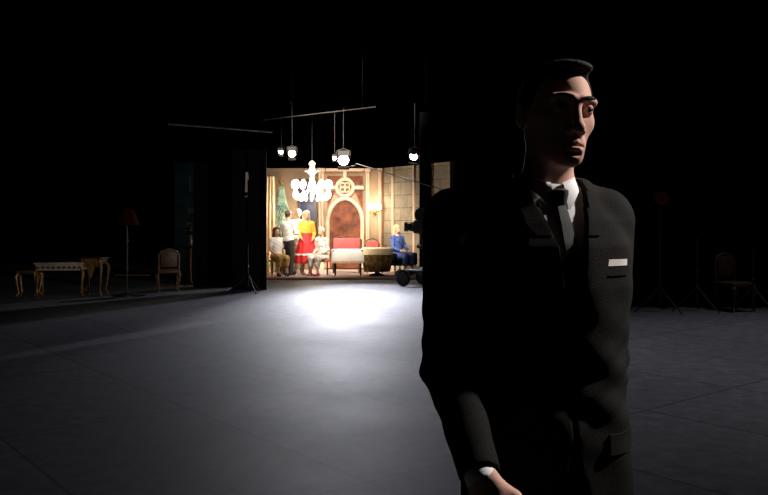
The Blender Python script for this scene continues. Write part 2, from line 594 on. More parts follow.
# ------------------------------------------------------------------ the man in the suit
def man():
    X0, Y0, YAW = .370, 1.80, R(14)
    Rz = Matrix.Rotation(-YAW, 3, 'Z')

    def loc(x, y, z):
        return Rz @ Vector((x - X0, y - Y0, z))

    sR, eR, wR = Vector((-.222, .015, 1.450)), loc(.139, 1.70, 1.14), loc(.182, 1.51, .972)
    sL, eL, wL = Vector((.150, .02, 1.455)), loc(.517, 1.90, 1.145), loc(.530, 1.88, .90)
    dR = (loc(.222, 1.49, .86) - wR).normalized()
    dL = (wL - eL).normalized()
    HYAW, HX = R(-1), .022
    Hm = Matrix.Translation((HX, .02, 1.70)) @ Matrix.Rotation(R(5.5), 4, 'Y') @ Matrix.Rotation(HYAW, 4, 'Z') @ Matrix.Translation((0, -.02, -1.70))
    Hi = np.array(Hm.inverted(), np.float32)

    def inhead(g):
        return lambda P: g((P @ Hi[:3, :3].T + Hi[:3, 3]).astype(np.float32))
    def lids(P):
        d = None
        for sx in (1, -1):
            q = P - np.array((.032 * sx, -.0795, 1.6972), np.float32)
            sh = np.linalg.norm(q, axis=1) - .0142
            x = q[:, 0]
            up = .0036 - 30 * x * x
            dn = -.0042 + 24 * x * x
            z = q[:, 2]
            cut = np.minimum(z - dn, up - z)
            g = np.maximum(sh, np.maximum(cut, -(np.linalg.norm(q, axis=1) - .0105)))
            d = g if d is None else np.minimum(d, g)
        return d
    head = [
        ('u', ell((0, .020, 1.722), (.076, .098, .092)), 0),
        ('u', ell((0, -.028, 1.668), (.057, .068, .096)), .03),
        ('u', cap((.046, .012, 1.642), (.013, -.074, 1.594), .017, .016), .03),
        ('u', cap((-.046, .012, 1.642), (-.013, -.074, 1.594), .017, .016), .03),
        ('u', ell((0, -.083, 1.591), (.022, .016, .016)), .02),
        ('u', cap((.044, -.052, 1.672), (.056, -.015, 1.682), .015, .012), .028),
        ('u', cap((-.044, -.052, 1.672), (-.056, -.015, 1.682), .015, .012), .028),
        ('u', cap((.012, -.0955, 1.715), (.046, -.077, 1.716), .0100), .014),
        ('u', cap((-.012, -.0955, 1.715), (-.046, -.077, 1.716), .0100), .014),
        ('s', ell((.032, -.106, 1.697), (.020, .022, .014)), .014),
        ('s', ell((-.032, -.106, 1.697), (.020, .022, .014)), .014),
        ('u', lids, .004),
        ('u', cap((0, -.092, 1.708), (0, -.114, 1.6587), .0075, .0095), .014),
        ('u', ell((0, -.117, 1.6510), (.0125, .0125, .0105)), .010),
        ('u', ell((.0135, -.103, 1.6470), (.0085, .011, .0085)), .008),
        ('u', ell((-.0135, -.103, 1.6470), (.0085, .011, .0085)), .008),
        ('s', ell((.007, -.111, 1.6395), (.0038, .006, .004)), .004),
        ('s', ell((-.007, -.111, 1.6395), (.0038, .006, .004)), .004),
        ('u', ell((0, -.086, 1.618), (.028, .013, .020)), .02),
        ('u', cap((.005, -.0985, 1.6225), (.021, -.0890, 1.6165), .0054, .0032), .005),
        ('u', cap((-.005, -.0985, 1.6225), (-.021, -.0890, 1.6165), .0054, .0032), .005),
        ('u', cap((.009, -.0970, 1.6085), (-.009, -.0970, 1.6085), .0066), .007),
        ('s', cap((-.024, -.0965, 1.6146), (0, -.1050, 1.6158), .0026, .0030), .003),
        ('s', cap((.024, -.0965, 1.6146), (0, -.1050, 1.6158), .0026, .0030), .003),
        ('s', ell((0, -.1000, 1.5985), (.016, .006, .005)), .008),
        ('u', ell((.079, .016, 1.685), (.009, .019, .031), Matrix.Rotation(R(-12), 3, 'X')), .006),
        ('u', ell((-.079, .016, 1.685), (.009, .019, .031), Matrix.Rotation(R(-12), 3, 'X')), .006),
        ('s', ell((.088, .012, 1.688), (.006, .010, .018)), .006),
        ('s', ell((-.088, .012, 1.688), (.006, .010, .018)), .006),
    ]
    body = [
        ('u', cap((0, .030, 1.46), (HX - .006, .018, 1.64), .060, .054), .02),
        ('u', ell((0, .015, 1.33), (.165, .105, .19)), .05),
        ('u', ell((0, .015, 1.08), (.140, .100, .17)), .06),
        ('u', ell((0, .020, .94), (.155, .110, .13)), .05),
        ('u', cap((-.06, .03, 1.49), sR, .045, .050), .05),
        ('u', cap((.06, .03, 1.49), sL, .045, .050), .05),
        ('u', cap(sR, eR, .050, .038), .03), ('u', cap(eR, wR, .040, .027), .02),
        ('u', cap(sL, eL, .050, .038), .03), ('u', cap(eL, wL, .040, .027), .02),
    ]
    # legs: a slow step, the right foot a little ahead
    legs = [((-.095, .01, .92), (-.10, -.07, .50), (-.10, -.10, .09)), ((.095, .02, .92), (.10, .05, .50), (.10, .12, .09))]
    for h, k, a in legs:
        body += [('u', cap(h, k, .080, .055), .04), ('u', cap(k, a, .052, .036), .02), ('u', cap((a[0], a[1] + .02, .05), (a[0], a[1] - .14, .035), .034, .028), .02)]
    body += hand(wR, dR, loc(.482, 1.36, .91) - wR, Rz @ Vector((.5, .7, -.2)), 1.0, .8)
    body += hand(wL, dL + Vector((0, -.12, 0)), (-.25, -1, 0), (-1, .25, 0), 1.0, .9)
    f = ops([(o, inhead(g), k) for o, g, k in head] + body)
    p = solid('person', f, (-.36, -.40, -.01), (.36, .26, 1.84), .0048, M_SKIN, zfine=((-.085, .115, .0026), (-.13, .06, .0026), (1.56, 1.83, .0024)), loc=(X0, Y0, 0), rz=YAW)
    tag(p, 'man in dark suit, white shirt and tie with a white pocket square, half in shadow', 'person')

    for s in (1, -1):
        e = MB().ball((.032 * s, -.0795, 1.6972), .0122, 18).build('eye', M_EYE, p)
        e.matrix_local = Hm
        MB().ball((.0335 * s, -.0905, 1.6968), .0056, 12, (1, .35, 1)).build('iris', M_IRIS, e)
        def brow(u, v, s=s):
            x = .012 + .038 * u
            return Vector((x * s, -.1060 + .022 * u * u + .004 * abs(v - .5), 1.7165 + .006 * math.sin(u * 2.4) + (v - .5) * .009 * (1 - .6 * u)))
        MB().grid(brow, 10, 3, .012).build('eyebrow', M_HAIR, p).matrix_local = Hm

    # hair: a close cap over the skull behind the hairline
    def fh(P):
        d = ell((0, .022, 1.722), (.080, .104, .095))(P)
        d = d + .0012 * np.sin(P[:, 0] * 260 + P[:, 2] * 60) * np.sin(P[:, 1] * 90)
        y, z, x = P[:, 1], P[:, 2], P[:, 0]
        hl = np.interp(y, [-.12, -.062, -.040, -.022, -.008, .030, .045, .11], [1.783, 1.781, 1.762, 1.705, 1.678, 1.690, 1.630, 1.615]).astype(np.float32)
        hl = hl + .0 * x
        d = smax(d, (hl - z) * .6, .012)
        return smax(d, -(ell((0, .020, 1.722), (.070, .092, .086))(P)), .002)
    quiff = ell((.010, -.036, 1.797), (.046, .040, .015))
    solid('hair', lambda P: smin(fh(P), smax(quiff(P), -ell((0, .02, 1.722), (.070, .092, .086))(P), .002), .02), (-.11, -.13, 1.58), (.11, .15, 1.86), .0032, M_HAIR, p).matrix_local = Hm

    # garments
    ZK = [.78, .86, .97, 1.09, 1.20, 1.31, 1.40, 1.455, 1.50, 1.54]
    AK = [.188, .190, .184, .174, .174, .183, .184, .166, .118, .085]
    BK = [.140, .141, .136, .124, .126, .130, .122, .104, .084, .072]
    YK = [.015, .015, .012, .008, .005, .005, .010, .016, .022, .026]

    def torso(P, ex):
        z = P[:, 2]
        a = np.interp(z, ZK, AK) + ex
        b = np.interp(z, ZK, BK) + ex
        yc = np.interp(z, ZK, YK)
        q = (np.abs(P[:, 0] / a) ** 2.3 + np.abs((P[:, 1] - yc) / b) ** 2.3) ** (1 / 2.3)
        d = (q - 1) * np.minimum(a, b)
        return smax(d, z - 1.545, .02).astype(np.float32)

    def arm(P, S, E, W, dr, ex):
        d = smin(cap(S, E, .063 + ex, .053 + ex)(P), cap(E, W, .049 + ex, .036 + ex)(P), .03)
        fold = .0035 * np.sin((P @ np.array((E - S).normalized(), np.float32)) * 95 + P[:, 0] * 40) * np.exp(-(np.linalg.norm(P - np.array(E, np.float32), axis=1) / .14) ** 2)
        d = d + fold
        pl = (P - np.array(W, np.float32)) @ np.array(dr, np.float32)
        return d, pl

    def coat_outer(P):
        d = torso(P, .006)
        for s, S in ((-1, sR), (1, sL)):
            d = smin(d, cap((.055 * s, .028, 1.512), (S.x, S.y, 1.480), .030, .046)(P), .05)
        x, y, z = P[:, 0], P[:, 1], P[:, 2]
        m = np.exp(-((z - 1.10) / .14) ** 2)
        d = d + m * (.0030 * np.sin(z * 62 + x * 38 - 1.0) + .0015 * np.sin(z * 105 - x * 60)) + .002 * np.sin(x * 45 + z * 12)
        ends = []
        for S, E, W in ((sR, eR, wR), (sL, eL, wL)):
            da, pl = arm(P, S, E, W, (W - E).normalized(), .004)
            da = smax(da, pl + .004, .004)
            d = smin(d, da, .028)
        return d

    VB, VT, VW = 1.135, 1.53, .070

    def coat(P):
        d = coat_outer(P)
        sh = smax(d, -(d + .013), .003)
        x, y, z = P[:, 0], P[:, 1], P[:, 2]
        w = np.interp(z, [VB, 1.40, VT], [.001, .030, VW])
        vcut = np.maximum(np.maximum(np.abs(x) - w, y + .01), VB - z)
        w2 = np.interp(z, [.76, .84, .95, VB], [.075, .042, .010, -.004])
        lcut = np.maximum(np.maximum(np.abs(x) - w2, y + .02), z - VB)
        sh = np.maximum(sh, -vcut)
        sh = np.maximum(sh, -lcut)
        r = np.sqrt(x * x + (y - .028) ** 2)
        sh = np.maximum(sh, -np.maximum(r - .070, 1.46 - z))
        return np.maximum(sh, .80 - z)
    jk = solid('jacket', coat, (-.38, -.42, .77), (.38, .26, 1.58), .0046, M_SUIT, p)

    def shirt_f(P):
        d = np.maximum(torso(P, -.010), 1.02 - P[:, 2])
        for S, E, W, s in ((sR, eR, wR, -1), (sL, eL, wL, 1)):
            d = smin(d, cap((.055 * s, .028, 1.500), (S.x, S.y, 1.468), .028, .036)(P), .04)
            da, pl = arm(P, S, E, W, (W - E).normalized(), -.0050)
            da = smax(da, pl - .018, .003)
            d = smin(d, da, .02)
        return d
    st = solid('shirt', shirt_f, (-.38, -.42, .85), (.38, .26, 1.58), .0060, M_SHIRT, p)

    # turned-down collar with two points
    def collar(u, v):
        a = R(-168 + 336 * u)          # 0 is the nape, +-168 the front
        fr = max(0, (abs(a) - 1.7) / (R(168) - 1.7))
        top = 1.566 - .026 * fr
        bot = 1.528 - .010 * fr - .046 * max(0, (fr - .45) / .55) ** 1.6
        if v < .35:
            t = v / .35
            r, z = .0625 + .002 * t, 1.515 + (top - 1.515) * t
        else:
            t = (v - .35) / .65
            r, z = .0655 + .013 * t + .004 * fr, top + (bot - top) * t
        return Vector((r * math.sin(a), .030 + r * math.cos(a) * 1.04 - fr * .012 * v, z))
    MB().grid(collar, 56, 12).build('collar', M_SHIRT, p)

    cbv = BVHTree.FromPolygons([v.co.copy() for v in jk.data.vertices], [list(q.vertices) for q in jk.data.polygons])
    sbv = BVHTree.FromPolygons([v.co.copy() for v in st.data.vertices], [list(q.vertices) for q in st.data.polygons])

    def drape(fx, z0, z1, nu, nz, off, thick, trees=(cbv,)):
        """a cloth strip laid on the front: fx(z) gives its inner and outer x"""
        def pt(u, v):
            z = z0 + (z1 - z0) * v
            a, b = fx(z)
            x = a + (b - a) * u
            best = None
            for t in trees:
                h = t.ray_cast(Vector((x, -.6, z)), Vector((0, 1, 0)))
                if h[0] is not None and (best is None or h[0].y < best):
                    best = h[0].y
            if best is None:
                best = -.10
            return Vector((x, best - off, z))
        return MB().grid(pt, nu, nz, thick)

    for s in (1, -1):
        def lap(z, s=s):
            i = float(np.interp(z, [1.14, 1.40, 1.505], [.001, .028, .056]))
            o = float(np.interp(z, [1.14, 1.24, 1.34, 1.405, 1.420], [.004, .045, .076, .098, .090]))
            return s * i, s * o
        drape(lap, 1.14, 1.418, 10, 36, .0045, .006).build('lapel', M_SUIT, p)
        def col(z, s=s):
            i = float(np.interp(z, [1.40, 1.505, 1.54], [.030, .056, .065]))
            o = float(np.interp(z, [1.424, 1.445, 1.50, 1.54], [.074, .092, .098, .088]))
            return s * i, s * max(o, i + .004)
        drape(col, 1.424, 1.528, 8, 14, .005, .007).build('coat_collar', M_SUIT, p)
        def flap(z, s=s):
            return s * .085, s * .165
        drape(flap, .955, .998, 14, 5, .005, .006).build('pocket_flap', M_SUIT, p)
    drape(lambda z: (.078 + (z - 1.34) * .1, .142 + (z - 1.34) * .1), 1.337, 1.362, 12, 4, .003, .005).build('breast_pocket', M_SUIT, p)
    drape(lambda z: (.081 + (z - 1.34) * .1, .138 + (z - 1.34) * .1), 1.358, 1.3715, 14, 4, .0045, .004).build('pocket_square', M_WHITEC, p)
    for z in (1.128, 1.025):
        h = cbv.ray_cast(Vector((.003, -.6, z)), Vector((0, 1, 0)))
        y = h[0].y if h[0] is not None else -.12
        MB().cone((.002, y - .006, z), (.002, y, z), .0085, .0095, 16).build('button', M_BUTTON, p)

    # tie: knot and blade
    def blade(z):
        w = float(np.interp(z, [1.08, 1.14, 1.44, 1.485], [.020, .021, .0125, .0105]))
        return -w, w
    drape(blade, 1.10, 1.488, 10, 40, .008, .007, (sbv,)).build('tie', M_TIE, p)
    kz = 1.500
    MB().lathe([(.002, -.027), (.0125, -.025), (.0150, -.010), (.0200, .012), (.0205, .021), (.012, .026), (.002, .026)], (0, 0, 0), 18).build('tie_knot', M_TIE, p, loc=(0, -.055, kz))
    p.children[-1].scale = (1, .8, 1)

    def tro(P):
        d = ell((0, .018, .95), (.168, .122, .15))(P)
        d = np.maximum(d, P[:, 2] - 1.06)
        for h, k, a in legs:
            d = smin(d, smin(cap(h, k, .094, .075)(P), cap(k, (a[0], a[1] + .01, .07), .075, .062)(P), .03), .03)
        d = d + .002 * np.sin(P[:, 2] * 40 + P[:, 0] * 50)
        d = smax(d, -(d + .012), .002)
        return np.maximum(d, .045 - P[:, 2])
    solid('trousers', tro, (-.22, -.24, .03), (.22, .24, 1.08), .0085, M_SUIT, p)
    for h, k, a in legs:
        def shoe(P, a=a):
            d = smin(cap((a[0], a[1] + .035, .045), (a[0], a[1] - .16, .036), .046, .040)(P), ell((a[0], a[1] + .01, .085), (.045, .055, .045))(P), .03)
            return np.maximum(d, .002 - P[:, 2])
        sh = solid('shoe', shoe, (a[0] - .08, a[1] - .24, -.01), (a[0] + .08, a[1] + .12, .16), .007, M_LEATHER, p)
    return p


man()


# ------------------------------------------------------------------ the people on the lit set
def figure(label, loc, rz, s=1.0, seat=None, arms=None, top=None, sleeves='long', bottom=('trousers', None), hair=None, longhair=False, shoes=True, hem=.30, coatlen=.9, lean=0.0, skirt_w=.26, extra=None):
    """one continuous body with its garments and hair as children; faces -Y"""
    st = .0095
    zs = 0.0
    if seat is None:
        pel = Vector((0, 0, .93))
        hips = [Vector((x, 0, .90)) for x in (-.085, .085)]
        knees = [Vector((x, -.02, .49)) for x in (-.095, .095)]
        ank = [Vector((x, .02, .08)) for x in (-.10, .10)]
        base = 0.0
    else:
        base = seat + .10 - .93
        pel = Vector((0, 0, seat + .10))
        hips = [Vector((x, 0, seat + .09)) for x in (-.085, .085)]
        knees = [Vector((x, -.42, seat + .06)) for x in (-.11, .11)]
        ank = [Vector((x, -.40, .08)) for x in (-.12, .12)]
    L = Vector((0, -lean, 0))

    def up(x, y, z):
        k = (z - .93) / .6
        return Vector((x, y - lean * k, z + base))
    chest, neck, hd = up(0, .005, 1.26), up(0, .015, 1.46), up(0, -.005, 1.625)
    sh = [up(x, .01, 1.40) for x in (-.165, .165)]
    if arms is None:
        arms = [((-.21, .03, 1.12), (-.20, -.06, .90)), ((.21, .03, 1.12), (.20, -.06, .90))]
    el = [up(*a[0]) for a in arms]
    wr = [up(*a[1]) for a in arms]
    lst = [
        ('u', ell(hd + Vector((0, .015, .035)), (.072, .092, .088)), 0), ('u', ell(hd + Vector((0, -.03, -.03)), (.058, .062, .085)), .03),
        ('u', cap(hd + Vector((0, -.09, 0)), hd + Vector((0, -.112, -.035)), .008, .012), .012),
        ('s', ell(hd + Vector((.03, -.10, .008)), (.018, .016, .012)), .012), ('s', ell(hd + Vector((-.03, -.10, .008)), (.018, .016, .012)), .012),
        ('s', cap(hd + Vector((-.02, -.098, -.075)), hd + Vector((.02, -.098, -.075)), .004), .004),
        ('u', ell(hd + Vector((.073, .015, -.005)), (.010, .02, .03)), .008), ('u', ell(hd + Vector((-.073, .015, -.005)), (.010, .02, .03)), .008),
        ('u', cap(neck, hd, .05, .048), .02), ('u', ell(chest, (.15, .10, .19)), .04), ('u', ell((pel + chest) / 2 - Vector((0, 0, .02)), (.128, .095, .16)), .05), ('u', ell(pel, (.155, .11, .12)), .05),
    ]
    for i in (0, 1):
        lst += [('u', cap(neck - Vector((0, 0, .03)), sh[i], .04, .048), .04), ('u', cap(sh[i], el[i], .046, .037), .03), ('u', cap(el[i], wr[i], .037, .026), .015),
                ('u', cap(hips[i], knees[i], .078, .052), .04), ('u', cap(knees[i], ank[i], .050, .034), .02), ('u', cap(ank[i] + Vector((0, .02, -.04)), ank[i] + Vector((0, -.13, -.048)), .032, .026), .02)]
        d = (wr[i] - el[i]).normalized()
        inner = Vector((1 if i == 0 else -1, 0, 0))
        lst += hand(wr[i], d, Vector((0, -1, .3)), inner, .95, .8)
    allp = [hd, chest, pel] + sh + el + wr + hips + knees + ank
    lo = Vector((min(q.x for q in allp) - .26, min(q.y for q in allp) - .26, -.02))
    hi = Vector((max(q.x for q in allp) + .26, max(q.y for q in allp) + .26, hd.z + .2))
    p = solid('person', ops(lst), lo, hi, st, M_SKIN2, loc=loc, rz=rz)
    tag(p, label, 'person')
    p.scale = (s, s, s)
    for sx in (-1, 1):
        MB().ball(hd + Vector((sx * .03, -.085, .008)), .011, 10).build('eye', M_IRIS, p)
    MB().ball(hd + Vector((0, -.0905, -.075)), .02, 10, (1, .35, .35)).build('lips', M_CORAL, p)
    # top
    tl = [('u', ell(chest, (.172, .122, .20)), 0), ('u', ell((pel + chest) / 2, (.150, .118, .18)), .05), ('u', ell(pel + Vector((0, 0, .03)), (.168, .13, .11)), .05)]
    for i in (0, 1):
        tl += [('u', cap(neck - Vector((0, 0, .03)), sh[i], .05, .062), .04)]
        if sleeves == 'long':
            tl += [('u', cap(sh[i], el[i], .060, .050), .03), ('u', cap(el[i], wr[i] - (wr[i] - el[i]).normalized() * .03, .050, .042), .02)]
        else:
            e = sh[i].lerp(el[i], .65)
            tl += [('u', cap(sh[i], e, .066, .062), .03)]
    cut = pel.z + .02

    def ft(P):
        d = ops(tl)(P)
        d = smax(d, -(np.linalg.norm(P - np.array(neck + Vector((0, -.02, .05)), np.float32), axis=1) - .075), .01)
        return d + .003 * np.sin(P[:, 2] * 55 + P[:, 0] * 33)
    solid(top[0], ft, lo, hi, .012, top[1], p)
    # bottom
    kind, bm_ = bottom
    if kind == 'trousers':
        bl = [('u', ell(pel, (.170, .125, .13)), 0)]
        for i in (0, 1):
            bl += [('u', cap(hips[i], knees[i], .092, .072), .04), ('u', cap(knees[i], ank[i], .072, .056), .02)]
        solid('trousers', ops(bl), lo, hi, .012, bm_, p)
    else:
        if seat is None:
            def fs(P):
                z = P[:, 2]
                t = np.clip((pel.z + .22 - z) / (pel.z + .22 - hem), 0, 1)
                ang = np.arctan2(P[:, 1], P[:, 0])
                r = (.15 + (skirt_w - .15) * t ** .8) * (1 + .06 * t * np.sin(ang * 11))
                d = (np.sqrt(P[:, 0] ** 2 + (P[:, 1] / .85) ** 2) - r) * .8
                d = np.maximum(d, -(d + .025))
                return np.maximum(np.maximum(d, hem - z), z - pel.z - .22)
        else:
            def fs(P):
                d = ell(pel, (.18, .13, .13))(P)
                for i in (0, 1):
                    d = smin(d, cap(hips[i], knees[i] + Vector((0, -.01, 0)), .10, .085)(P), .07)
                    d = smin(d, cap(knees[i] + Vector((0, -.01, 0)), Vector((knees[i].x, knees[i].y + .01, hem + .08)), .08, .085)(P), .05)
                return d + .006 * np.sin(P[:, 0] * 60 + P[:, 2] * 14)
        sk = solid('skirt', fs, lo, hi, .012, bm_, p)
        if extra == 'band':
            zb = hem + .24
            MB().lathe([(.296, zb - .022), (.304, zb - .02), (.296, zb + .022), (.290, zb + .024)], (0, 0, 0), 44, lambda a, z: 1 + .05 * math.sin(a * 11)).build('trim_band', M_WHITEC, sk)
            sk.children[-1].scale = (1.03, .885, 1)
    # hair
    def fhair(P):
        c = np.array(hd + Vector((0, .02, .045)), np.float32)
        d = ell(hd + Vector((0, .02, .045)), (.085, .105, .098))(P)
        cutp = (np.interp(P[:, 1] - hd.y, [-.1, -.05, 0, .05], [.075, .065, .0, -.06]) + hd.z - P[:, 2]) * .7
        d = smax(d, cutp.astype(np.float32), .01)
        if longhair:
            for sx in (-1, 1):
                d = smin(d, cap(hd + Vector((.055 * sx, .045, .05)), hd + Vector((.075 * sx, .055, -.13)), .055, .045)(P), .04)
            d = smin(d, cap(hd + Vector((0, .07, .05)), hd + Vector((0, .085, -.15)), .065, .06)(P), .04)
        return d + .003 * np.sin(P[:, 0] * 140 + P[:, 2] * 40)
    solid('hair', fhair, hd - Vector((.2, .2, .32)), hd + Vector((.2, .25, .22)), .009, hair, p)
    if shoes:
        for i in (0, 1):
            a = ank[i]

            def fsh(P, a=a):
                d = smin(cap(a + Vector((0, .03, -.035)), a + Vector((0, -.14, -.045)), .040, .034)(P), ell(a, (.042, .05, .035))(P), .02)
                return np.maximum(d, .003 - P[:, 2])
            solid('shoe', fsh, a - Vector((.08, .24, .1)), a + Vector((.08, .13, .08)), .009, shoes if shoes is not True else M_LEATHER, p)
    return p


SETZ = .03     # top of the set's own floor
def ground(px, d, z=SETZ):
    return Vector(((px - 384) / FPX * d, d, z))


figure('man in white shirt and dark trousers seen from behind, beside the woman in red', ground(288.5, 21.6), R(180 - 35), 1.0,
       arms=[((-.22, -.06, 1.14), (-.16, -.27, 1.20)), ((.25, -.08, 1.16), (.16, -.30, 1.14))], top=('shirt', M_WHITEC), bottom=('trousers', M_TROUS), hair=M_BRUNET)
figure('pale-haired person in white standing behind the woman in red', ground(298.3, 22.35), R(12), 1.03,
       top=('jacket', M_WHITEC), bottom=('trousers', M_FLORAL), hair=M_PALEH)
figure('fair-haired woman in a red full skirt and yellow sleeved top', ground(306.5, 21.75), R(20), 1.0,
       arms=[((-.22, .03, 1.14), (-.20, -.16, 1.02)), ((.23, .03, 1.13), (.14, -.15, 1.00))], top=('blouse', M_YELLOW), bottom=('skirt', M_RED), hair=M_BLOND, longhair=True, hem=.33, skirt_w=.34, extra='band', shoes=M_WHITEC)
figure('seated woman in a grey and white patterned dress right of the red skirt', ground(322.5, 21.7), R(-30), .96, seat=.44, lean=.06,
       arms=[((-.21, -.02, 1.12), (-.13, -.22, 1.02)), ((.21, -.02, 1.12), (.13, -.24, 1.02))], top=('blouse', M_FLORAL), bottom=('skirt', M_FLORAL), hair=M_PALEH, hem=.22, shoes=M_CORAL)
figure('seated brown-haired person in white top and tan skirt by the fir tree', ground(276.8, 21.55), R(30), .96, seat=.44,
       arms=[((-.21, -.02, 1.12), (-.13, -.24, 1.00)), ((.21, -.02, 1.12), (.13, -.24, 1.00))], top=('blouse', M_WHITEC), bottom=('skirt', M_TAN), hair=M_BRUNET, longhair=True, hem=.25, sleeves='short')
figure('blond person in blue seated on the dark armchair behind the film camera', ground(398.5, 22.35), R(40), 1.0, seat=.44, lean=-.05,
       arms=[((-.23, -.04, 1.12), (-.15, -.26, 1.04)), ((.23, -.04, 1.12), (.15, -.26, 1.04))], top=('blouse', M_BLUE), bottom=('skirt', M_BLUE), hair=M_BLOND, longhair=True, hem=.22)


# ------------------------------------------------------------------ the lit set: floor, walls, arch
# raised set floor with an oak edge
sf = MB()
sf.prism([(-3.42, 0), (1.9, 0), (1.9, SETZ), (-3.42, SETZ)], 20.45, 24.9)
struct(sf.build('trim_1', M_OAK, smooth=False))
q = MB()
pl = [(-3.15, 20.62), (1.80, 20.62), (1.80, 21.6), (-.05, 24.22), (-3.15, 24.22)]
A_ = [q.bm.verts.new((x, y, SETZ + .001)) for x, y in pl]
B_ = [q.bm.verts.new((x, y, SETZ + .009)) for x, y in pl]
q.bm.faces.new(A_)
q.bm.faces.new(B_)
for i in range(5):
    q.bm.faces.new((A_[i], A_[(i + 1) % 5], B_[(i + 1) % 5], B_[i]))
rug = q.build('rug', M_RUG, smooth=False)
tag(rug, 'pale pink rug covering the floor of the lit set', 'rug')

WT = 3.13
YB = 24.5
W0, W1 = -3.85, -.03
# back wall has an arched opening for the brocade and a window opening
AX = -1.194           # arch axis
def arch_pts(w, base, spring, apex, n=14):
    """pointed arch outline, two arcs meeting at the apex"""
    pts = [(-w, base), (-w, spring)]
    for i in range(1, n):
        t = i / n
        pts.append((-w * math.cos(t * PI / 2) ** 1.15 if t < 1 else 0, spring + (apex - spring) * math.sin(t * PI / 2) ** .92))
    pts.append((0, apex))
    left = pts
    right = [(-x, z) for x, z in reversed(left[:-1])]
    return left + right


wb = MB().box(((W0 + W1) / 2, YB + .08, WT / 2), (W1 - W0, .16, WT)).build('wall_set_back', M_PLASTER, smooth=False)
struct(wb)
# right wall of the set, running towards us, in stone blocks
ra, rb2 = Vector((-.03, 24.5, 0)), Vector((1.80, 21.85, 0))
dv = rb2 - ra
ang = math.atan2(dv.y, dv.x)
wr_ = MB().box((dv.length / 2, .08, WT / 2), (dv.length, .16, WT)).build('wall_set_right', M_STONE, smooth=False, loc=ra, rz=ang)
struct(wr_)
for q, (x, w) in enumerate(((.02, .07), (.55, .05), (1.62, .07), (2.45, .06))):
    struct(MB().box((x, -.03, WT / 2), (w, .06, WT), bev=.01).build('trim_2', M_CREAM if q else M_OAK, loc=ra, rz=ang))
la = Vector((-3.85, 24.5, 0))
lb = Vector((-3.34, 20.6, 0))
dv2 = lb - la
struct(MB().box((dv2.length / 2, -.08, WT / 2), (dv2.length, .16, WT)).build('wall_set_left', M_PLASTER, smooth=False, loc=la, rz=math.atan2(dv2.y, dv2.x)))

# gothic arch: brocade hanging, moulding, rosette, bars, pilasters
arch = thing('gothic_arch', 'cream pointed arch with rosette tracery over a rust brocade hanging', 'arch', (AX, YB - .012, SETZ))
MB().prism([(x * .99, z) for x, z in arch_pts(.505, .05, 1.42, 2.13)], -.05, -.001).build('brocade_panel', M_ORANGE, arch, smooth=False)
out = arch_pts(.530, .05, 1.42, 2.17)
MB().tube([(x, -.07, z) for x, z in out], .062, 10).build('arch_moulding', M_CREAM, arch)
RZc = 2.50
MB().tube([(.255 * math.cos(2 * PI * k / 32), -.07, RZc + .255 * math.sin(2 * PI * k / 32)) for k in range(32)], .052, 8, True).build('rosette_ring', M_CREAM, arch)
q = MB()
for k in range(4):
    a = PI / 4 + k * PI / 2
    q.tube([(.10 * math.cos(a) + .075 * math.cos(2 * PI * j / 16), -.055, RZc + .10 * math.sin(a) + .075 * math.sin(2 * PI * j / 16)) for j in range(16)], .022, 6, True)
q.build('quatrefoil', M_CREAM, arch)
for c_, z_ in (((-.43, -.06, RZc), (.30, .10, .10)), ((.43, -.06, RZc), (.30, .10, .10)), ((0, -.06, 2.91), (.11, .10, .36))):
    MB().box(c_, z_, bev=.02).build('tracery_bar', M_CREAM, arch)
for sx in (-1, 1):
    q = MB()
    q.prism([(sx * .10, 2.86), (sx * .54, 2.86), (sx * .54, 2.60), (sx * .30, 2.60)][::sx], -.02, -.001)
    q.build('spandrel_panel', M_ORANGE, arch, smooth=False)
    q = MB()
    q.prism([(sx * .30, 2.40), (sx * .54, 2.40), (sx * .54, 1.85)][::sx], -.02, -.001)
    q.build('spandrel_panel', M_ORANGE, arch, smooth=False)
MB().box((0, -.06, 3.04), (1.17, .12, .09), bev=.02).build('cornice', M_CREAM, arch)

def pilaster(x, n, w, label, rgap=.0):
    t = thing('pilaster', label, 'pilaster', (x, YB - .012, SETZ))
    q = MB()
    for k in range(n):
        xx = (k - (n - 1) / 2) * w
        q.cone((xx, -.08, .18), (xx, -.08, 2.96), w * .46, w * .46, 14)
    q.build('shaft', M_CREAM, t)
    MB().box((0, -.08, .09), (n * w + .06, .16, .18), bev=.02).build('plinth', M_CREAM, t)
    MB().box((0, -.08, 3.03), (n * w + .06, .16, .13), bev=.02).build('capital', M_CREAM, t)
    return t
pilaster(-1.925, 2, .085, 'pair of pale shafts between blue window and rust arch')
pilaster(-.50, 2, .06, 'slim double pale shaft between rust arch and wall lamp')
pilaster(-.125, 2, .05, 'thin double shaft between wall lamp and stone wall corner')

# night-blue window
wi = struct(MB().prism([(-.25, .75), (.25, .75), (.25, 2.75), (-.25, 2.75)], -.03, -.002).build('window_1', M_NAVY, smooth=False, loc=(-2.335, YB, 0)))
fr = MB()
for x in (-.265, .265, 0):
    fr.box((x, -.05, 1.75), (.05 if x else .025, .08, 2.08), bev=.008)
for z in (.73, 1.4, 2.1, 2.77):
    fr.box((0, -.05, z), (.57, .08, .05 if z in (.73, 2.77) else .025), bev=.006)
fr.build('window_frame', M_BROWN, wi)

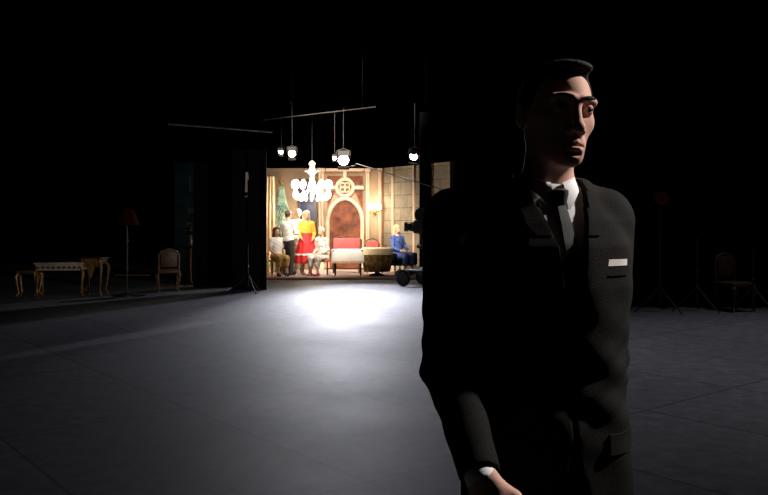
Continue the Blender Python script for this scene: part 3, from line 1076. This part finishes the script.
# wall lamp with two glass shades
sc = thing('wall_sconce', 'lit two-armed wall lamp between rust arch and stone corner', 'wall lamp', (-.285, YB - .012, 1.80))
MB().ball((0, -.04, 0), .06, 14, (1, .5, 1.7)).build('backplate', M_GOLD, sc)
for sx in (-1, 1):
    a = MB().tube([(0, -.06, -.03), (sx * .06, -.15, -.07), (sx * .12, -.18, -.02), (sx * .125, -.18, .04)], .012, 8).build('arm', M_GOLD, sc)
    MB().lathe([(.02, .04), (.06, .06), (.085, .13), (.07, .21), (.03, .25), (.002, .255)], (sx * .125, -.18, 0), 16).build('glass_shade', M_SCONCE, a)

# chandelier
CH = at(312, 190, 22.3)
ch = thing('chandelier', 'lit white crystal chandelier hanging over the people on the set', 'chandelier', (CH.x, CH.y, CH.z))
MB().cone((0, 0, .80), (0, 0, SH - CH.z), .010, seg=8).build('cable', M_BLACKM, ch)
MB().lathe([(.01, .82), (.05, .80), (.11, .74), (.06, .66), (.09, .58), (.15, .50), (.06, .40), (.07, .28), (.11, .14), (.13, .06), (.06, -.02), (.02, -.06), (.001, -.07)], (0, 0, 0), 18).build('stem', M_CRYSTAL, ch)
MB().tube([(.20 * math.cos(2 * PI * k / 24), .20 * math.sin(2 * PI * k / 24), .52) for k in range(24)], .018, 6, True).build('upper_ring', M_CRYSTAL, ch)
for k in range(12):
    a = 2 * PI * k / 12 + .13
    c, s_ = math.cos(a), math.sin(a)
    ar = MB().tube([(c * .08, s_ * .08, .05), (c * .25, s_ * .25, -.10), (c * .42, s_ * .42, -.12), (c * .50, s_ * .50, -.02), (c * .50, s_ * .50, .05)], .013, 6).build('arm', M_CRYSTAL, ch)
    MB().lathe([(.03, .04), (.055, .06), (.075, .14), (.06, .22), (.028, .27), (.002, .275)], (c * .50, s_ * .50, 0), 12).build('glass_shade', M_BULBW, ar)
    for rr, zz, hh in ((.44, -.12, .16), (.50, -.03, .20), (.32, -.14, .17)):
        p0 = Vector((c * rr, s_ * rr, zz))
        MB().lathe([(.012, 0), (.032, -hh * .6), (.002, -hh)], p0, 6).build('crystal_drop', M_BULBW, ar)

# decorated fir by the left wall of the set
TX = ground(281, 23.4)
fir = thing('fir_tree', 'tall pale green and teal fir tree with gold top behind seated person', 'tree', TX)
MB().cone((0, 0, 0), (0, 0, 2.3), .05, .015, 8).build('trunk', M_BROWN, fir)
q = MB()
rnd = random.Random(3)
for i in range(620):
    z = .35 + 2.1 * (i / 620) ** 1.25
    r = (2.75 - z) * .29
    a = i * 2.399963
    p0 = Vector((0, 0, z + .06))
    p1 = Vector((math.cos(a) * r, math.sin(a) * r, z - .10 - .05 * rnd.random()))
    m_ = p0.lerp(p1, .6) + Vector((0, 0, .05))
    q.tube([p0, m_, p1], [.012, .045, .008], 5)
q.build('foliage', M_FIR, fir)
MB().lathe([(.001, -.12), (.05, -.05), (.085, .0), (.05, .05), (.001, .14)], (0, 0, 2.62), 8).build('gold_top', M_GOLD, fir)
# cream drape at the very left of the set
dr = MB().grid(lambda u, v: Vector((-.26 * (1 - v * .55) + u * (.26 + .22 * (1 - v)), .05 * math.sin(u * 22) , 2.75 * v)), 40, 14, .012)
tag(dr.build('curtain', M_CREAMCL, loc=ground(270, 22.9), rz=0), 'cream drape hanging at the left edge of the set beside the fir tree', 'curtain')


# ------------------------------------------------------------------ furniture on the set
def four_legs(t, w, d, h, m, r=.022, cab=False, ins=.04):
    for sx in (-1, 1):
        for sy in (-1, 1):
            x, y = sx * (w / 2 - ins), sy * (d / 2 - ins)
            if cab:
                pts = [(x, y, h), (x + sx * .03, y + sy * .03, h * .86), (x + sx * .012, y + sy * .012, h * .5), (x - sx * .012, y - sy * .012, h * .18), (x + sx * .03, y + sy * .03, .018)]
                rr = [r * 1.3, r * 1.35, r * .85, r * .6, r * .85]
            else:
                pts = [(x, y, h), (x, y, h * .5), (x, y, .0)]
                rr = [r, r * .9, r * .6]
            MB().tube(pts, rr, 8).build('leg', m, t)


t = thing('table', 'low table with black legs under the white cloth at centre of the set', 'table', ground(348, 21.4))
MB().box((0, 0, .69), (.80, .50, .04), bev=.01).build('tabletop', M_BROWN, t)
four_legs(t, .76, .46, .68, M_BLACKM)
def cloth(w, d, h, drop):
    """one rounded-rectangle cloth: top, edge and wavy skirt"""
    q = MB()
    n = 72
    def rim(a, k):
        c, s = math.cos(a), math.sin(a)
        e = .35
        return Vector((w / 2 * k * math.copysign(abs(c) ** e, c), d / 2 * k * math.copysign(abs(s) ** e, s), 0))
    rings = []
    for k, z in ((.02, h), (.6, h), (.97, h), (1.0, h - .012)):
        rings.append([q.bm.verts.new(rim(2 * PI * i / n, k) + Vector((0, 0, z))) for i in range(n)])
    for j in range(1, 5):
        tt = j / 4
        rings.append([q.bm.verts.new(rim(2 * PI * i / n, 1.0 + tt * (.03 + .02 * math.sin(i * 2 * PI / 6))) + Vector((0, 0, h - .012 - drop * tt - .012 * tt * math.sin(i * 2 * PI / 8)))) for i in range(n)])
    q.bm.faces.new(rings[0][::-1])
    for A, B in zip(rings, rings[1:]):
        for i in range(n):
            q.bm.faces.new((A[i], A[(i + 1) % n], B[(i + 1) % n], B[i]))
    return q
o = cloth(.86, .54, .716, .30).build('tablecloth', M_WHITEC, loc=ground(348, 21.4))
tag(o, 'white tablecloth with fringed edge on the table in front of the coral settee', 'tablecloth')
q = MB()
for i in range(80):
    x = -.43 + .86 * i / 79
    q.cone((x, -.285, .42), (x, -.288, .355), .006, .004, 5)
q.build('fringe', M_CREAMCL, o)

se = thing('settee', 'coral upholstered settee behind the white-clothed table', 'settee', ground(346.5, 22.4))
MB().box((0, 0, .40), (.80, .55, .14), bev=.04).build('seat', M_CORAL, se)
MB().box((0, .24, .74), (.78, .12, .52), bev=.06).build('backrest', M_CORAL, se)
MB().tube([(-.41, .24, .45), (-.41, .24, .95), (-.25, .24, 1.03), (0, .24, 1.05), (.25, .24, 1.03), (.41, .24, .95), (.41, .24, .45)], .022, 8).build('back_frame', M_BROWN, se)
for sx in (-1, 1):
    MB().tube([(sx * .42, .24, .68), (sx * .43, 0, .66), (sx * .42, -.22, .62), (sx * .42, -.24, .40)], .024, 8).build('armrest', M_BROWN, se)
four_legs(se, .80, .55, .34, M_BROWN)

rt = thing('round_table', 'round pedestal table under the gold-brown cloth', 'table', ground(377, 21.5))
MB().cone((0, 0, .70), (0, 0, .73), .37, .37, 32).build('tabletop', M_BROWN, rt)
MB().lathe([(.22, 0), (.22, .03), (.06, .08), (.045, .4), (.07, .66), (.10, .70)], (0, 0, 0), 20).build('pedestal', M_BROWN, rt)
wav = lambda a, z: 1 + (.05 * (.73 - z) / .7) * math.sin(a * 9) + (.03 * (.73 - z)) * math.sin(a * 4 + 1)
cl = MB().lathe([(.02, .740), (.37, .740), (.392, .728), (.40, .60), (.385, .35), (.34, .12)], (0, 0, 0), 72, wav).build('tablecloth', M_GOLDCL, loc=ground(377, 21.5))
tag(cl, 'gold-brown draped cloth on the round table right of the white one', 'tablecloth')
cr = MB().lathe([(.02, .752), (.385, .752), (.41, .738), (.418, .60), (.422, .575)], (0, 0, 0), 72, lambda a, z: 1.0 + .03 * math.sin(a * 9) * (.75 - z) / .2).build('table_topper', M_CREAMCL, loc=ground(377, 21.5))
tag(cr, 'cream cloth topper laid over the gold-brown tablecloth', 'tablecloth')


def dining_chair(label, loc, rz, wood, uph, backh=.98):
    t = thing('dining_chair', label, 'chair', loc, rz)
    MB().box((0, 0, .45), (.46, .44, .07), bev=.025).build('seat', uph, t)
    MB().box((0, .20, .72), (.34, .05, .36), bev=.02).build('backrest', uph, t)
    MB().tube([(-.20, .20, .42), (-.20, .22, .80), (-.16, .23, backh - .06), (0, .24, backh), (.16, .23, backh - .06), (.20, .22, .80), (.20, .20, .42)], .02, 8).build('back_frame', wood, t)
    four_legs(t, .46, .44, .44, wood, .022, True)
    return t


dining_chair('wooden chair with rose seat between round table and stone wall', ground(373.5, 22.75), R(10), M_BROWN, M_CORAL)
ac = thing('armchair', 'dark upholstered armchair holding the person in blue', 'armchair', ground(398.5, 22.35) + Vector((-.03, .04, 0)), R(40))
MB().box((0, -.12, .345), (.62, .62, .20), bev=.05).build('seat', M_BLACKF, ac)
MB().box((0, .27, .52), (.66, .14, .46), bev=.06).build('backrest', M_BLACKF, ac)
for sx in (-1, 1):
    MB().box((sx * .37, -.08, .42), (.11, .62, .34), bev=.045).build('armrest', M_BLACKF, ac)
four_legs(ac, .72, .62, .25, M_BROWN)
def stool(label, loc, m, h=.44):
    t = thing('stool', label, 'stool', loc)
    MB().lathe([(.02, h - .07), (.20, h - .07), (.215, h - .045), (.20, h - .012), (.02, h)], (0, 0, 0), 24).build('seat', m, t)
    four_legs(t, .34, .34, h - .06, M_GOLD, .018)
    return t
stool('gilt stool under the seated woman in patterned dress', ground(322.5, 21.7) + Vector((0, .02, 0)), M_CORAL)
stool('gilt stool with tan seat under the brown-haired seated person', ground(276.8, 21.55) + Vector((0, .02, 0)), M_TAN)


# ------------------------------------------------------------------ studio lamps, pipes, microphone boom
def lamp(label, pos, aim, lensm, body=M_REDM, size=1.0, hang=1.2):
    """a studio lamp: can, lens, yoke, two barn doors and a hanging rod"""
    t = thing('studio_lamp', label, 'studio lamp', pos)
    d = (Vector(aim) - Vector(pos)).normalized()
    rot = Vector((0, -1, 0)).rotation_difference(d).to_matrix()
    s = size
    def X(v):
        return rot @ (Vector(v) * s)
    q = MB()
    q.cone(X((0, .0, 0)), X((0, .22, 0)), .15 * s, .14 * s, 24).cone(X((0, .22, 0)), X((0, .30, 0)), .14 * s, .06 * s, 24)
    q.build('lamp_can', body, t)
    MB().ball(X((0, -.005, 0)), .125 * s, 20, (1, .25, 1), rot).build('lens', lensm, t)
    MB().tube([X((-.17, .10, 0)), X((-.17, .10, 0)) + Vector((0, 0, .2 * s)), X((0, .10, 0)) + Vector((0, 0, .26 * s)), X((.17, .10, 0)) + Vector((0, 0, .2 * s)), X((.17, .10, 0))], .014 * s, 6).build('yoke', M_BLACKM, t)
    top = X((0, .10, 0)) + Vector((0, 0, .26 * s))
    MB().cone(top, top + Vector((0, 0, hang)), .008, seg=8).build('hanging_rod', M_BLACKM, t)
    for sg, nm in ((1, 'barn_door'), (-1, 'barn_door')):
        rr = rot @ Matrix.Rotation(R(38) * sg, 3, 'X')
        MB().box(X((0, -.08, .185 * sg)), (.28 * s, .17 * s, .008), rr @ Matrix.Identity(3)).build(nm, M_BLACKM, t)
    return t, d


def spot(name, pos, aim, energy, size, blend=.4, col=(1, 1, 1), rad=.1):
    l = bpy.data.lights.new(name, 'SPOT')
    l.energy, l.spot_size, l.spot_blend, l.color, l.shadow_soft_size = energy, R(size), blend, col, rad
    o = bpy.data.objects.new(name, l)
    C.objects.link(o)
    o.location = pos
    o.rotation_euler = (Vector(aim) - Vector(pos)).to_track_quat('-Z', 'Y').to_euler()
    return o


def point(name, pos, energy, col, rad=.08):
    l = bpy.data.lights.new(name, 'POINT')
    l.energy, l.color, l.shadow_soft_size = energy, col, rad
    o = bpy.data.objects.new(name, l)
    C.objects.link(o)
    o.location = pos
    return o


LA = at(343.5, 160, 20.6)
LB = at(292, 153.5, 20.2)
LC = at(413.5, 156.5, 20.0)
LD = at(284.5, 152, 20.6)
lamp('brightest studio lamp, hanging right of the chandelier', LA, (-.3, 11.0, 0), M_LENS, M_REDM, 1.05, 1.05)
lamp('bright studio lamp above the fir tree, right of a pair', LB, (-1.6, 10.5, .4), M_LENS, M_REDM, .72, 1.1)
lamp('dim studio lamp left of a pair above the fir tree', LD + Vector((-.12, .2, .02)), (-3.2, 17.0, .9), M_LENSDIM, M_REDM, .50, 1.1)
lamp('tilted studio lamp beside the black post, above the film camera', LC, (-1.4, 15.5, .6), M_LENS, M_REDM, .80, 1.1)

LE = LA + Vector((-.235, .05, .05))
lamp('small studio lamp close against the left side of the brightest one', LE, (-1.4, 12.0, 0), M_LENS, M_REDM, .40, 1.1)

def pipe(p0, p1, label, r=.024, hang=((.12), (.88)), m=M_STEEL):
    p0, p1 = Vector(p0), Vector(p1)
    t = thing('lighting_pipe', label, 'pipe', p0)
    MB().tube([Vector((0, 0, 0)), (p1 - p0) / 2, p1 - p0], r, 8).build('tube', m, t)
    for h in hang:
        c = (p1 - p0) * h
        MB().cone(c, (c.x, c.y, SH - p0.z), .0015, seg=6).build('hanger_wire', M_BLACKM, t)
    return t
pipe(at(168, 124, 18.2), at(272, 132, 20.4), 'steel lighting pipe reaching left above the dark flats')
pipe(at(262, 120, 20.4), at(376, 107, 20.4), 'steel lighting pipe crossing above the chandelier', .015, (.12, .88), M_BOOM)
pp = at(291, 72, 20.3)
rod = MB().cone((0, 0, 0), (0, 0, at(0, 104, 20.3).z - pp.z), .012, seg=8).build('drop_rod', M_STEEL, loc=pp)
MB().cone((0, 0, 0), (0, 0, SH - pp.z), .0015, seg=6).build('hanger_wire', M_BLACKM, rod)
tag(rod, 'thin vertical rod hanging above the left studio lamps', 'rod')
hk = at(426, 112, 20.0)
o = MB().tube([(0, 0, 0), (-.04, 0, -.15), (-.10, 0, -.32), (-.15, 0, -.48), (-.14, 0, -.55)], .016, 8).build('hanging_hook', M_STEEL, loc=hk)
MB().cone((0, 0, 0), (0, 0, SH - hk.z), .0015, seg=6).build('hanger_wire', M_BLACKM, o)
tag(o, 'bent steel hook hanging above the tilted studio lamp', 'hook')

# microphone boom on its stand, reaching in over the set
b0, b1 = at(446, 191, 18.6), at(356, 163.5, 20.4)
dirb = (b1 - b0).normalized()
bs = b0 - dirb * .9
bt = thing('microphone_boom', 'long thin microphone boom slanting up from the film camera to the lamps', 'boom', (bs.x, bs.y, 0))
o0 = Vector((bs.x, bs.y, 0))
MB().tube([bs - dirb * .5 - o0, b0 - o0, b1 - o0], [.02, .015, .011], 8).build('pole', M_TUBE, bt)
MB().cone((0, 0, 0.05), (0, 0, bs.z), .022, .018, 10).build('stand_column', M_BLACKM, bt)
for k in range(3):
    a = k * 2 * PI / 3 + .4
    MB().tube([(0, 0, .35), (math.cos(a) * .42, math.sin(a) * .42, .012)], .012, 8).build('leg', M_BLACKM, bt)
e = b1 - o0
MB().tube([e, e + dirb * .02 - Vector((0, 0, .06)), e + dirb * .16 - Vector((0, 0, .10))], [.012, .02, .02], 8).build('microphone', M_BLACKM, bt)

# ------------------------------------------------------------------ film camera on its dolly
fc = thing('film_camera', 'black film camera on a wheeled dolly at the right of the set', 'film camera', (.90, 18.35, 0), R(230))
MB().box((0, .15, .34), (.62, 1.0, .10), bev=.03).build('chassis', M_BLACKM, fc)
for sx in (-1, 1):
    for y in (-.30, .58):
        w = MB()
        w.tube([(sx * .36, y + .145 * math.cos(2 * PI * k / 28), .19 + .145 * math.sin(2 * PI * k / 28)) for k in range(28)], .045, 10, True)
        w = w.build('wheel', M_RUBBER, fc)
        MB().cone((sx * .33, y, .19), (sx * .39, y, .19), .11, .11, 24).build('hub', M_BLACKM, w)
        MB().grid(lambda u, v, y=y, sx=sx: Vector((sx * .36 + (v - .5) * .12, y + .215 * math.cos(R(15 + 150 * u)), .19 + .215 * math.sin(R(15 + 150 * u)))), 16, 2, .008, Vector((0, 0, -1))).build('fender', M_GREYM, fc)
MB().lathe([(.16, .38), (.16, .42), (.085, .46), (.075, .95), (.11, .98), (.11, 1.04)], (0, .10, 0), 20).build('column', M_BLACKM, fc)
MB().box((0, .1, 1.12), (.20, .24, .16), bev=.03).build('pan_head', M_BLACKM, fc)
q = MB().cone((.22, .02, .92), (.22, .16, .92), .05, .045, 14).tube([(.22, .10, .92), (.10, .10, .98)], .012, 6).build('added_lamp', M_BLACKM, fc)  # lamp added on the dolly to account for the floor streak
MB().ball((.22, .015, .92), .04, 12, (1, .3, 1)).build('added_lamp_lens', M_LENSDIM, q)
MB().box((0, .05, 1.36), (.26, .52, .30), bev=.03).build('camera_body', M_BLACKM, fc)
lens = MB().cone((0, -.20, 1.36), (0, -.42, 1.36), .07, .085, 20).build('lens', M_BLACKM, fc)
MB().ball((0, -.42, 1.36), .075, 16, (1, .25, 1)).build('front_glass', M_GLASS, lens)
mb_ = MB()
for sx, sz in ((-1, 0), (1, 0), (0, 1), (0, -1)):
    mb_.box((sx * .12, -.41, 1.36 + sz * .10), (.012 if sx else .25, .10, .012 if sz else .21))
mb_.build('matte_box', M_BLACKM, fc, smooth=False)
for y in (-.06, .24):
    MB().cone((-.055, y, 1.64), (.055, y, 1.64), .155, .155, 28).build('film_magazine', M_BLACKM, fc)
MB().tube([(-.14, .2, 1.42), (-.19, .34, 1.42), (-.20, .50, 1.40)], [.025, .025, .035], 10).build('viewfinder', M_BLACKM, fc)
MB().tube([(.06, .24, 1.12), (.16, .6, 1.02), (.18, .85, .98)], .012, 8).build('pan_handle', M_BLACKM, fc)
MB().cone((0, .58, .39), (0, .58, .64), .03, seg=10).box((0, .58, .67), (.34, .34, .07), bev=.03).build('operator_seat', M_BLACKM, fc)

# black post (edge of a masking flat) behind the camera
bp_ = thing('masking_post', 'tall black post standing behind the film camera before the stone wall', 'post', (at(425.5, 0, 19.9).x, 19.9, 0))
MB().box((0, 0, 2.1), (.30, .10, 4.2), bev=.01).build('board', M_BLACKP, bp_)
MB().box((0, .22, .03), (.30, .7, .06)).build('foot', M_BLACKP, bp_)
MB().tube([(0, .06, 1.6), (0, .5, .05)], .02, 6).build('brace', M_BLACKP, bp_)

# ------------------------------------------------------------------ dark flats to the left of the set
def flat(label, x0, x1, y, h, face, rz=0.0, depth=.5, m_fr=M_BLACKP, fs=-1):
    """scenery flat: canvas panel on a timber frame, with rear braces"""
    t = thing('scenery_flat', label, 'scenery flat', ((x0 + x1) / 2, y, 0), rz)
    w = x1 - x0
    MB().box((0, 0, h / 2), (w, .02, h)).build('canvas', face, t, smooth=False)
    q = MB()
    for x in (-w / 2 + .04, 0, w / 2 - .04):
        q.box((x, fs * .035, h / 2), (.08, .05, h))
    for z in (.05, h * .36, h * .68, h - .05):
        q.box((0, fs * .035, z), (w, .048, .09))
    q.build('frame', m_fr, t, smooth=False)
    for x in (-w / 2 + .12, w / 2 - .12):
        MB().tube([(x, .03, h * .62), (x, depth, .04)], .022, 6).build('brace', m_fr, t)
    return t


flat('black scenery flat forming the left edge of the lit set', at(233, 0, 17.4).x, at(266.5, 0, 17.4).x, 17.4, 3.05, M_BLACKP, R(4))
flat('black scenery flat beside the teal one, farther from the set', at(194, 0, 18.2).x, at(236, 0, 18.2).x, 18.2, 2.85, M_BLACKP, 0)
flat('dim teal scenery flat glimpsed left of the black flats', at(174.5, 0, 19.6).x, at(214, 0, 19.6).x, 19.6, CAMZ + (HORIZ - 162) / FPX * 19.6, M_TEAL, 0, .5, M_BLACKP, 1)
a_, b_ = at(244.5, 197, 17.30), at(247.8, 172, 17.30)
o = MB().grid(lambda u, v: Vector((.02 * v + (.075) * u * (.65 + .35 * math.sin(3 * v)), .01 * math.sin(v * 4), (b_.z - a_.z) * v)), 3, 10, .004).build('pale_strip', M_PAPER, loc=(a_.x, 17.335, a_.z))  # narrow pale strip set on the face of the black flat
tag(o, 'narrow pale strip on the black flat by the set', 'paper')
for nm, px0, py0, hgt, w, lab in (('pale_strip', 188, 192, .40, .06, 'pale strip at the top edge of the teal flat'), ('pale_strip', 187, 213, .12, .16, 'small white card low on the teal flat')):
    pz = at(px0, py0, 19.5)
    o = MB().grid(lambda u, v, h=hgt, w=w: Vector((w * u, .01 * math.sin(v * 4), h * v)), 3, 6, .004).build(nm, M_PAPER, loc=(pz.x, 19.578, pz.z))
    tag(o, lab, 'paper')

# light stand with tripod feet in front of the flats
def light_stand(label, loc, h, head=True, pm=M_STEEL):
    t = thing('light_stand', label, 'light stand', loc)
    MB().cone((0, 0, .12), (0, 0, h * .55), .017, seg=10).cone((0, 0, h * .55), (0, 0, h), .012, seg=10).build('column', pm, t)
    MB().ball((0, 0, h * .55), .03, 10).build('collar', M_BLACKM, t)
    for k in range(3):
        a = k * 2 * PI / 3 + 1.1
        MB().tube([(0, 0, .42), (math.cos(a) * .2, math.sin(a) * .2, .20), (math.cos(a) * .42, math.sin(a) * .42, .012)], .012, 6).build('leg', M_BLACKM, t)
    if head:
        MB().cone((0, -.10, h + .1), (0, .14, h + .1), .11, .09, 16).build('lamp_head', M_REDM, t)
    return t
light_stand('black light stand with tripod feet before the black flats', (at(248, 0, 16.6).x, 16.6, 0), 1.0, False, M_BLACKM)
light_stand('slim light stand on the dark right side, nearest the man', (at(660, 0, 13.0).x, 13.0, 0), 1.75)
light_stand('slim light stand second from the man on the dark right side', (at(697, 0, 13.1).x, 13.1, 0), 1.2, False)
light_stand('slim light stand farthest right on the dark side', (at(753, 0, 13.0).x, 13.0, 0), .95, False)

# ------------------------------------------------------------------ stored furniture on the left
ct = thing('console_table', 'gilt console table with pale marble apron at far left', 'table', (at(62, 0, 15.9).x, 15.9, 0), R(4))
MB().box((0, 0, .655), (.96, .42, .035), bev=.008).build('tabletop', M_MARBLE, ct)
q = MB().box((0, 0, .575), (.90, .37, .12), bev=.01)
q.build('apron', M_MARBLE, ct)
q = MB()
for i in range(9):
    q.ball((-.4 + .1 * i, -.19, .575), .035, 10, (1.2, .3, .8))
q.build('carving', M_GOLD, ct)
four_legs(ct, .94, .40, .54, M_GOLD, .028, True)
ch1 = thing('stool', 'gilt cabriole-legged stool left of the console table', 'stool', (at(29, 0, 15.8).x, 15.8, 0), R(12))
MB().box((0, 0, .49), (.40, .36, .07), bev=.025).build('seat', M_BROWN, ch1)
four_legs(ch1, .42, .38, .46, M_GOLD, .024, True)
gc = thing('side_table', 'ornate gilt side table with carved drop apron right of the console', 'table', (at(94.5, 0, 15.9).x, 15.9, 0), R(-8))
MB().box((0, 0, .755), (.46, .36, .03), bev=.01).build('tabletop', M_BROWN, gc)
MB().prism([(-.20, .74), (-.20, .62), (-.14, .58), (-.08, .60), (-.05, .48), (0, .36), (.05, .48), (.08, .60), (.14, .58), (.20, .62), (.20, .74)], -.165, -.145).build('apron', M_TAPES, gc, smooth=False)
MB().box((0, .01, .69), (.39, .29, .09), bev=.01).build('frame', M_DIMGOLD, gc)
for i in range(7):
    MB().ball((-.18 + .06 * i, -.17, .70 - .018 * (3 - abs(i - 3))), .024, 10, (1, .5, 1.5)).build('carved_boss', M_GOLD, gc)
four_legs(gc, .46, .34, .66, M_GOLD, .024, True)
fl = thing('floor_lamp', 'unlit floor lamp with dark red shade beside the gilt chair', 'lamp', (at(127, 0, 15.8).x, 15.8, 0))
MB().lathe([(.001, 0), (.17, 0), (.17, .02), (.06, .05), (.02, .09), (.018, .5), (.035, .55), (.018, .60), (.018, 1.05), (.03, 1.10), (.014, 1.15), (.014, 1.45), (.001, 1.46)], (0, 0, 0), 18).build('pole', M_STEEL, fl)
MB().lathe([(.22, 1.42), (.24, 1.41), (.13, 1.72), (.11, 1.73)], (0, 0, 0), 24, lambda a, z: 1 + .03 * math.sin(a * 12)).build('lamp_shade', M_REDSH, fl)
MB().tube([(-.25, 0, .42), (0, 0, .42), (.45, 0, .42)], .010, 6).build('crossbar', M_GOLD, fl)
ch2 = dining_chair('small gilt chair with dark seat between red floor lamp and flats', (at(168, 0, 16.6).x, 16.6, 0), R(-160), M_DIMGOLD, M_BROWN, .92)
# vase of yellow flowers on a pedestal by the teal flat
pd = thing('pedestal_stand', 'slim pedestal under the yellow flowers by the teal flat', 'pedestal', (at(189, 0, 18.9).x, 18.9, 0))
MB().lathe([(.15, 0), (.15, .04), (.07, .08), (.05, .5), (.07, .84), (.14, .88), (.14, .92)], (0, 0, 0), 18).build('column', M_GOLD, pd)
vs = thing('flower_vase', 'vase of yellow flowers standing before the teal flat', 'vase', (at(189, 0, 18.9).x, 18.9, .92))
MB().lathe([(.05, 0), (.06, .02), (.08, .10), (.05, .2), (.06, .24)], (0, 0, 0), 18).build('vase_body', M_MARBLE, vs)
q, q2 = MB(), MB()
rnd = random.Random(5)
for i in range(16):
    a, r_ = i * 2.4, .04 + .10 * rnd.random()
    tip = Vector((math.cos(a) * r_, math.sin(a) * r_, .32 + .22 * rnd.random()))
    q.tube([(0, 0, .2), tip * .6 + Vector((0, 0, .08)), tip], .006, 5)
    q2.ball(tip, .032, 8, (1, 1, .7))
q.build('stems', M_LEAF, vs)
q2.build('blossoms', M_FLOWER, vs)
# round-backed gilt chair on the right, dim
dining_chair('dark chair by the black drape at far right', (at(735, 0, 13.15).x, 13.15, 0), R(20), M_BROWN, M_BROWN, .95)

# black drape closing the right side of the stage
def drp(u, v):
    x = u * 8.5
    return Vector((x, .10 * math.sin(x * 9) + .04 * math.sin(x * 23), .01 + 6.4 * v))
bd = MB().grid(drp, 260, 6, .01).build('black_drape', M_BLACKF, loc=(2.9, 13.75, 0), rz=R(-2))
tag(bd, 'long black drape hanging behind the light stands on the right', 'curtain')

# ------------------------------------------------------------------ light
W = bpy.data.worlds.new('World')
W.use_nodes = True
W.node_tree.nodes['Background'].inputs[0].default_value = (0, 0, 0, 1)
W.node_tree.nodes['Background'].inputs[1].default_value = 0
SC.world = W

warm = (1.0, .86, .70)
cool = (.86, .88, 1.0)
# set lamps high on the grid above the frame
spot('set_key', (1.2, 17.6, 7.6), (-1.6, 23.2, 1.1), 4600, 34, .5, warm, .25)
spot('set_fill', (-2.2, 16.0, 6.1), (-1.0, 23.2, 1.3), 6000, 30, .5, warm, .25)
# the visible lamps, facing us
def beam(P0, aim, e, size, blend, rad=.09):
    d = (Vector(aim) - P0).normalized()
    return spot('lamp_beam', P0 + d * .16, P0 + d * 10, e, size, blend, cool, rad)
beam(LA, (-.35, 14.3, 0), 3000, 46, 1.0)
beam(LA, (-.30, 17.2, 0), 2400, 54, .9)
beam(LA, (-3.6, 14.2, 0), 560, 54, .9)
beam(LB, (-1.9, 14.0, 0), 160, 46, .9)
beam(LC, (-1.6, 14.5, 0), 420, 46, .8)
spot('streak_spot', (.62, 18.2, .92), (-3.1, 10.6, 0), 1600, 3.2, .6, cool, .03)  # added narrow spot that lays a streak of light across the floor
point('chandelier_glow', CH + Vector((0, 0, -.35)), 120, (1, .9, .75))
point('sconce_glow', (-.285, YB - .35, 1.95), 25, (1, .75, .5), .05)
# hard lamp off to the right, a little beyond the man
spot('side_lamp', (3.8, 2.70, 3.75), (.48, 1.80, 1.55), 1250, 20, .6, (1, .90, .84), .07)
# added fill with no seen source, brightens the stored furniture on the left
spot('furniture_fill', (7.0, 5.0, 2.2), (-5.2, 17.2, 1.2), 1350, 36, .8, (1, .88, .72), .2)
# added dim fill, no seen lamp, up over the right side of the floor
spot('floor_fill', (6.5, 11.0, 9.2), (5.5, 9.0, 0), 800, 66, .9, (.95, .95, 1), .3)

# ------------------------------------------------------------------ camera
cam = bpy.data.cameras.new('camera')
cam.sensor_fit = 'HORIZONTAL'
cam.sensor_width = 36
cam.lens = 36 * FPX / 768
cam.shift_y = (HORIZ - 247.5) / 768
cam.clip_start = .05
co = bpy.data.objects.new('camera', cam)
C.objects.link(co)
co.location = (0, 0, CAMZ)
co.rotation_euler = (R(90), 0, 0)
SC.camera = co
SC.view_settings.view_transform = 'Standard'
SC.view_settings.look = 'None'
SC.view_settings.gamma = 1
SC.view_settings.exposure = 0
SC.view_settings.use_curve_mapping = False
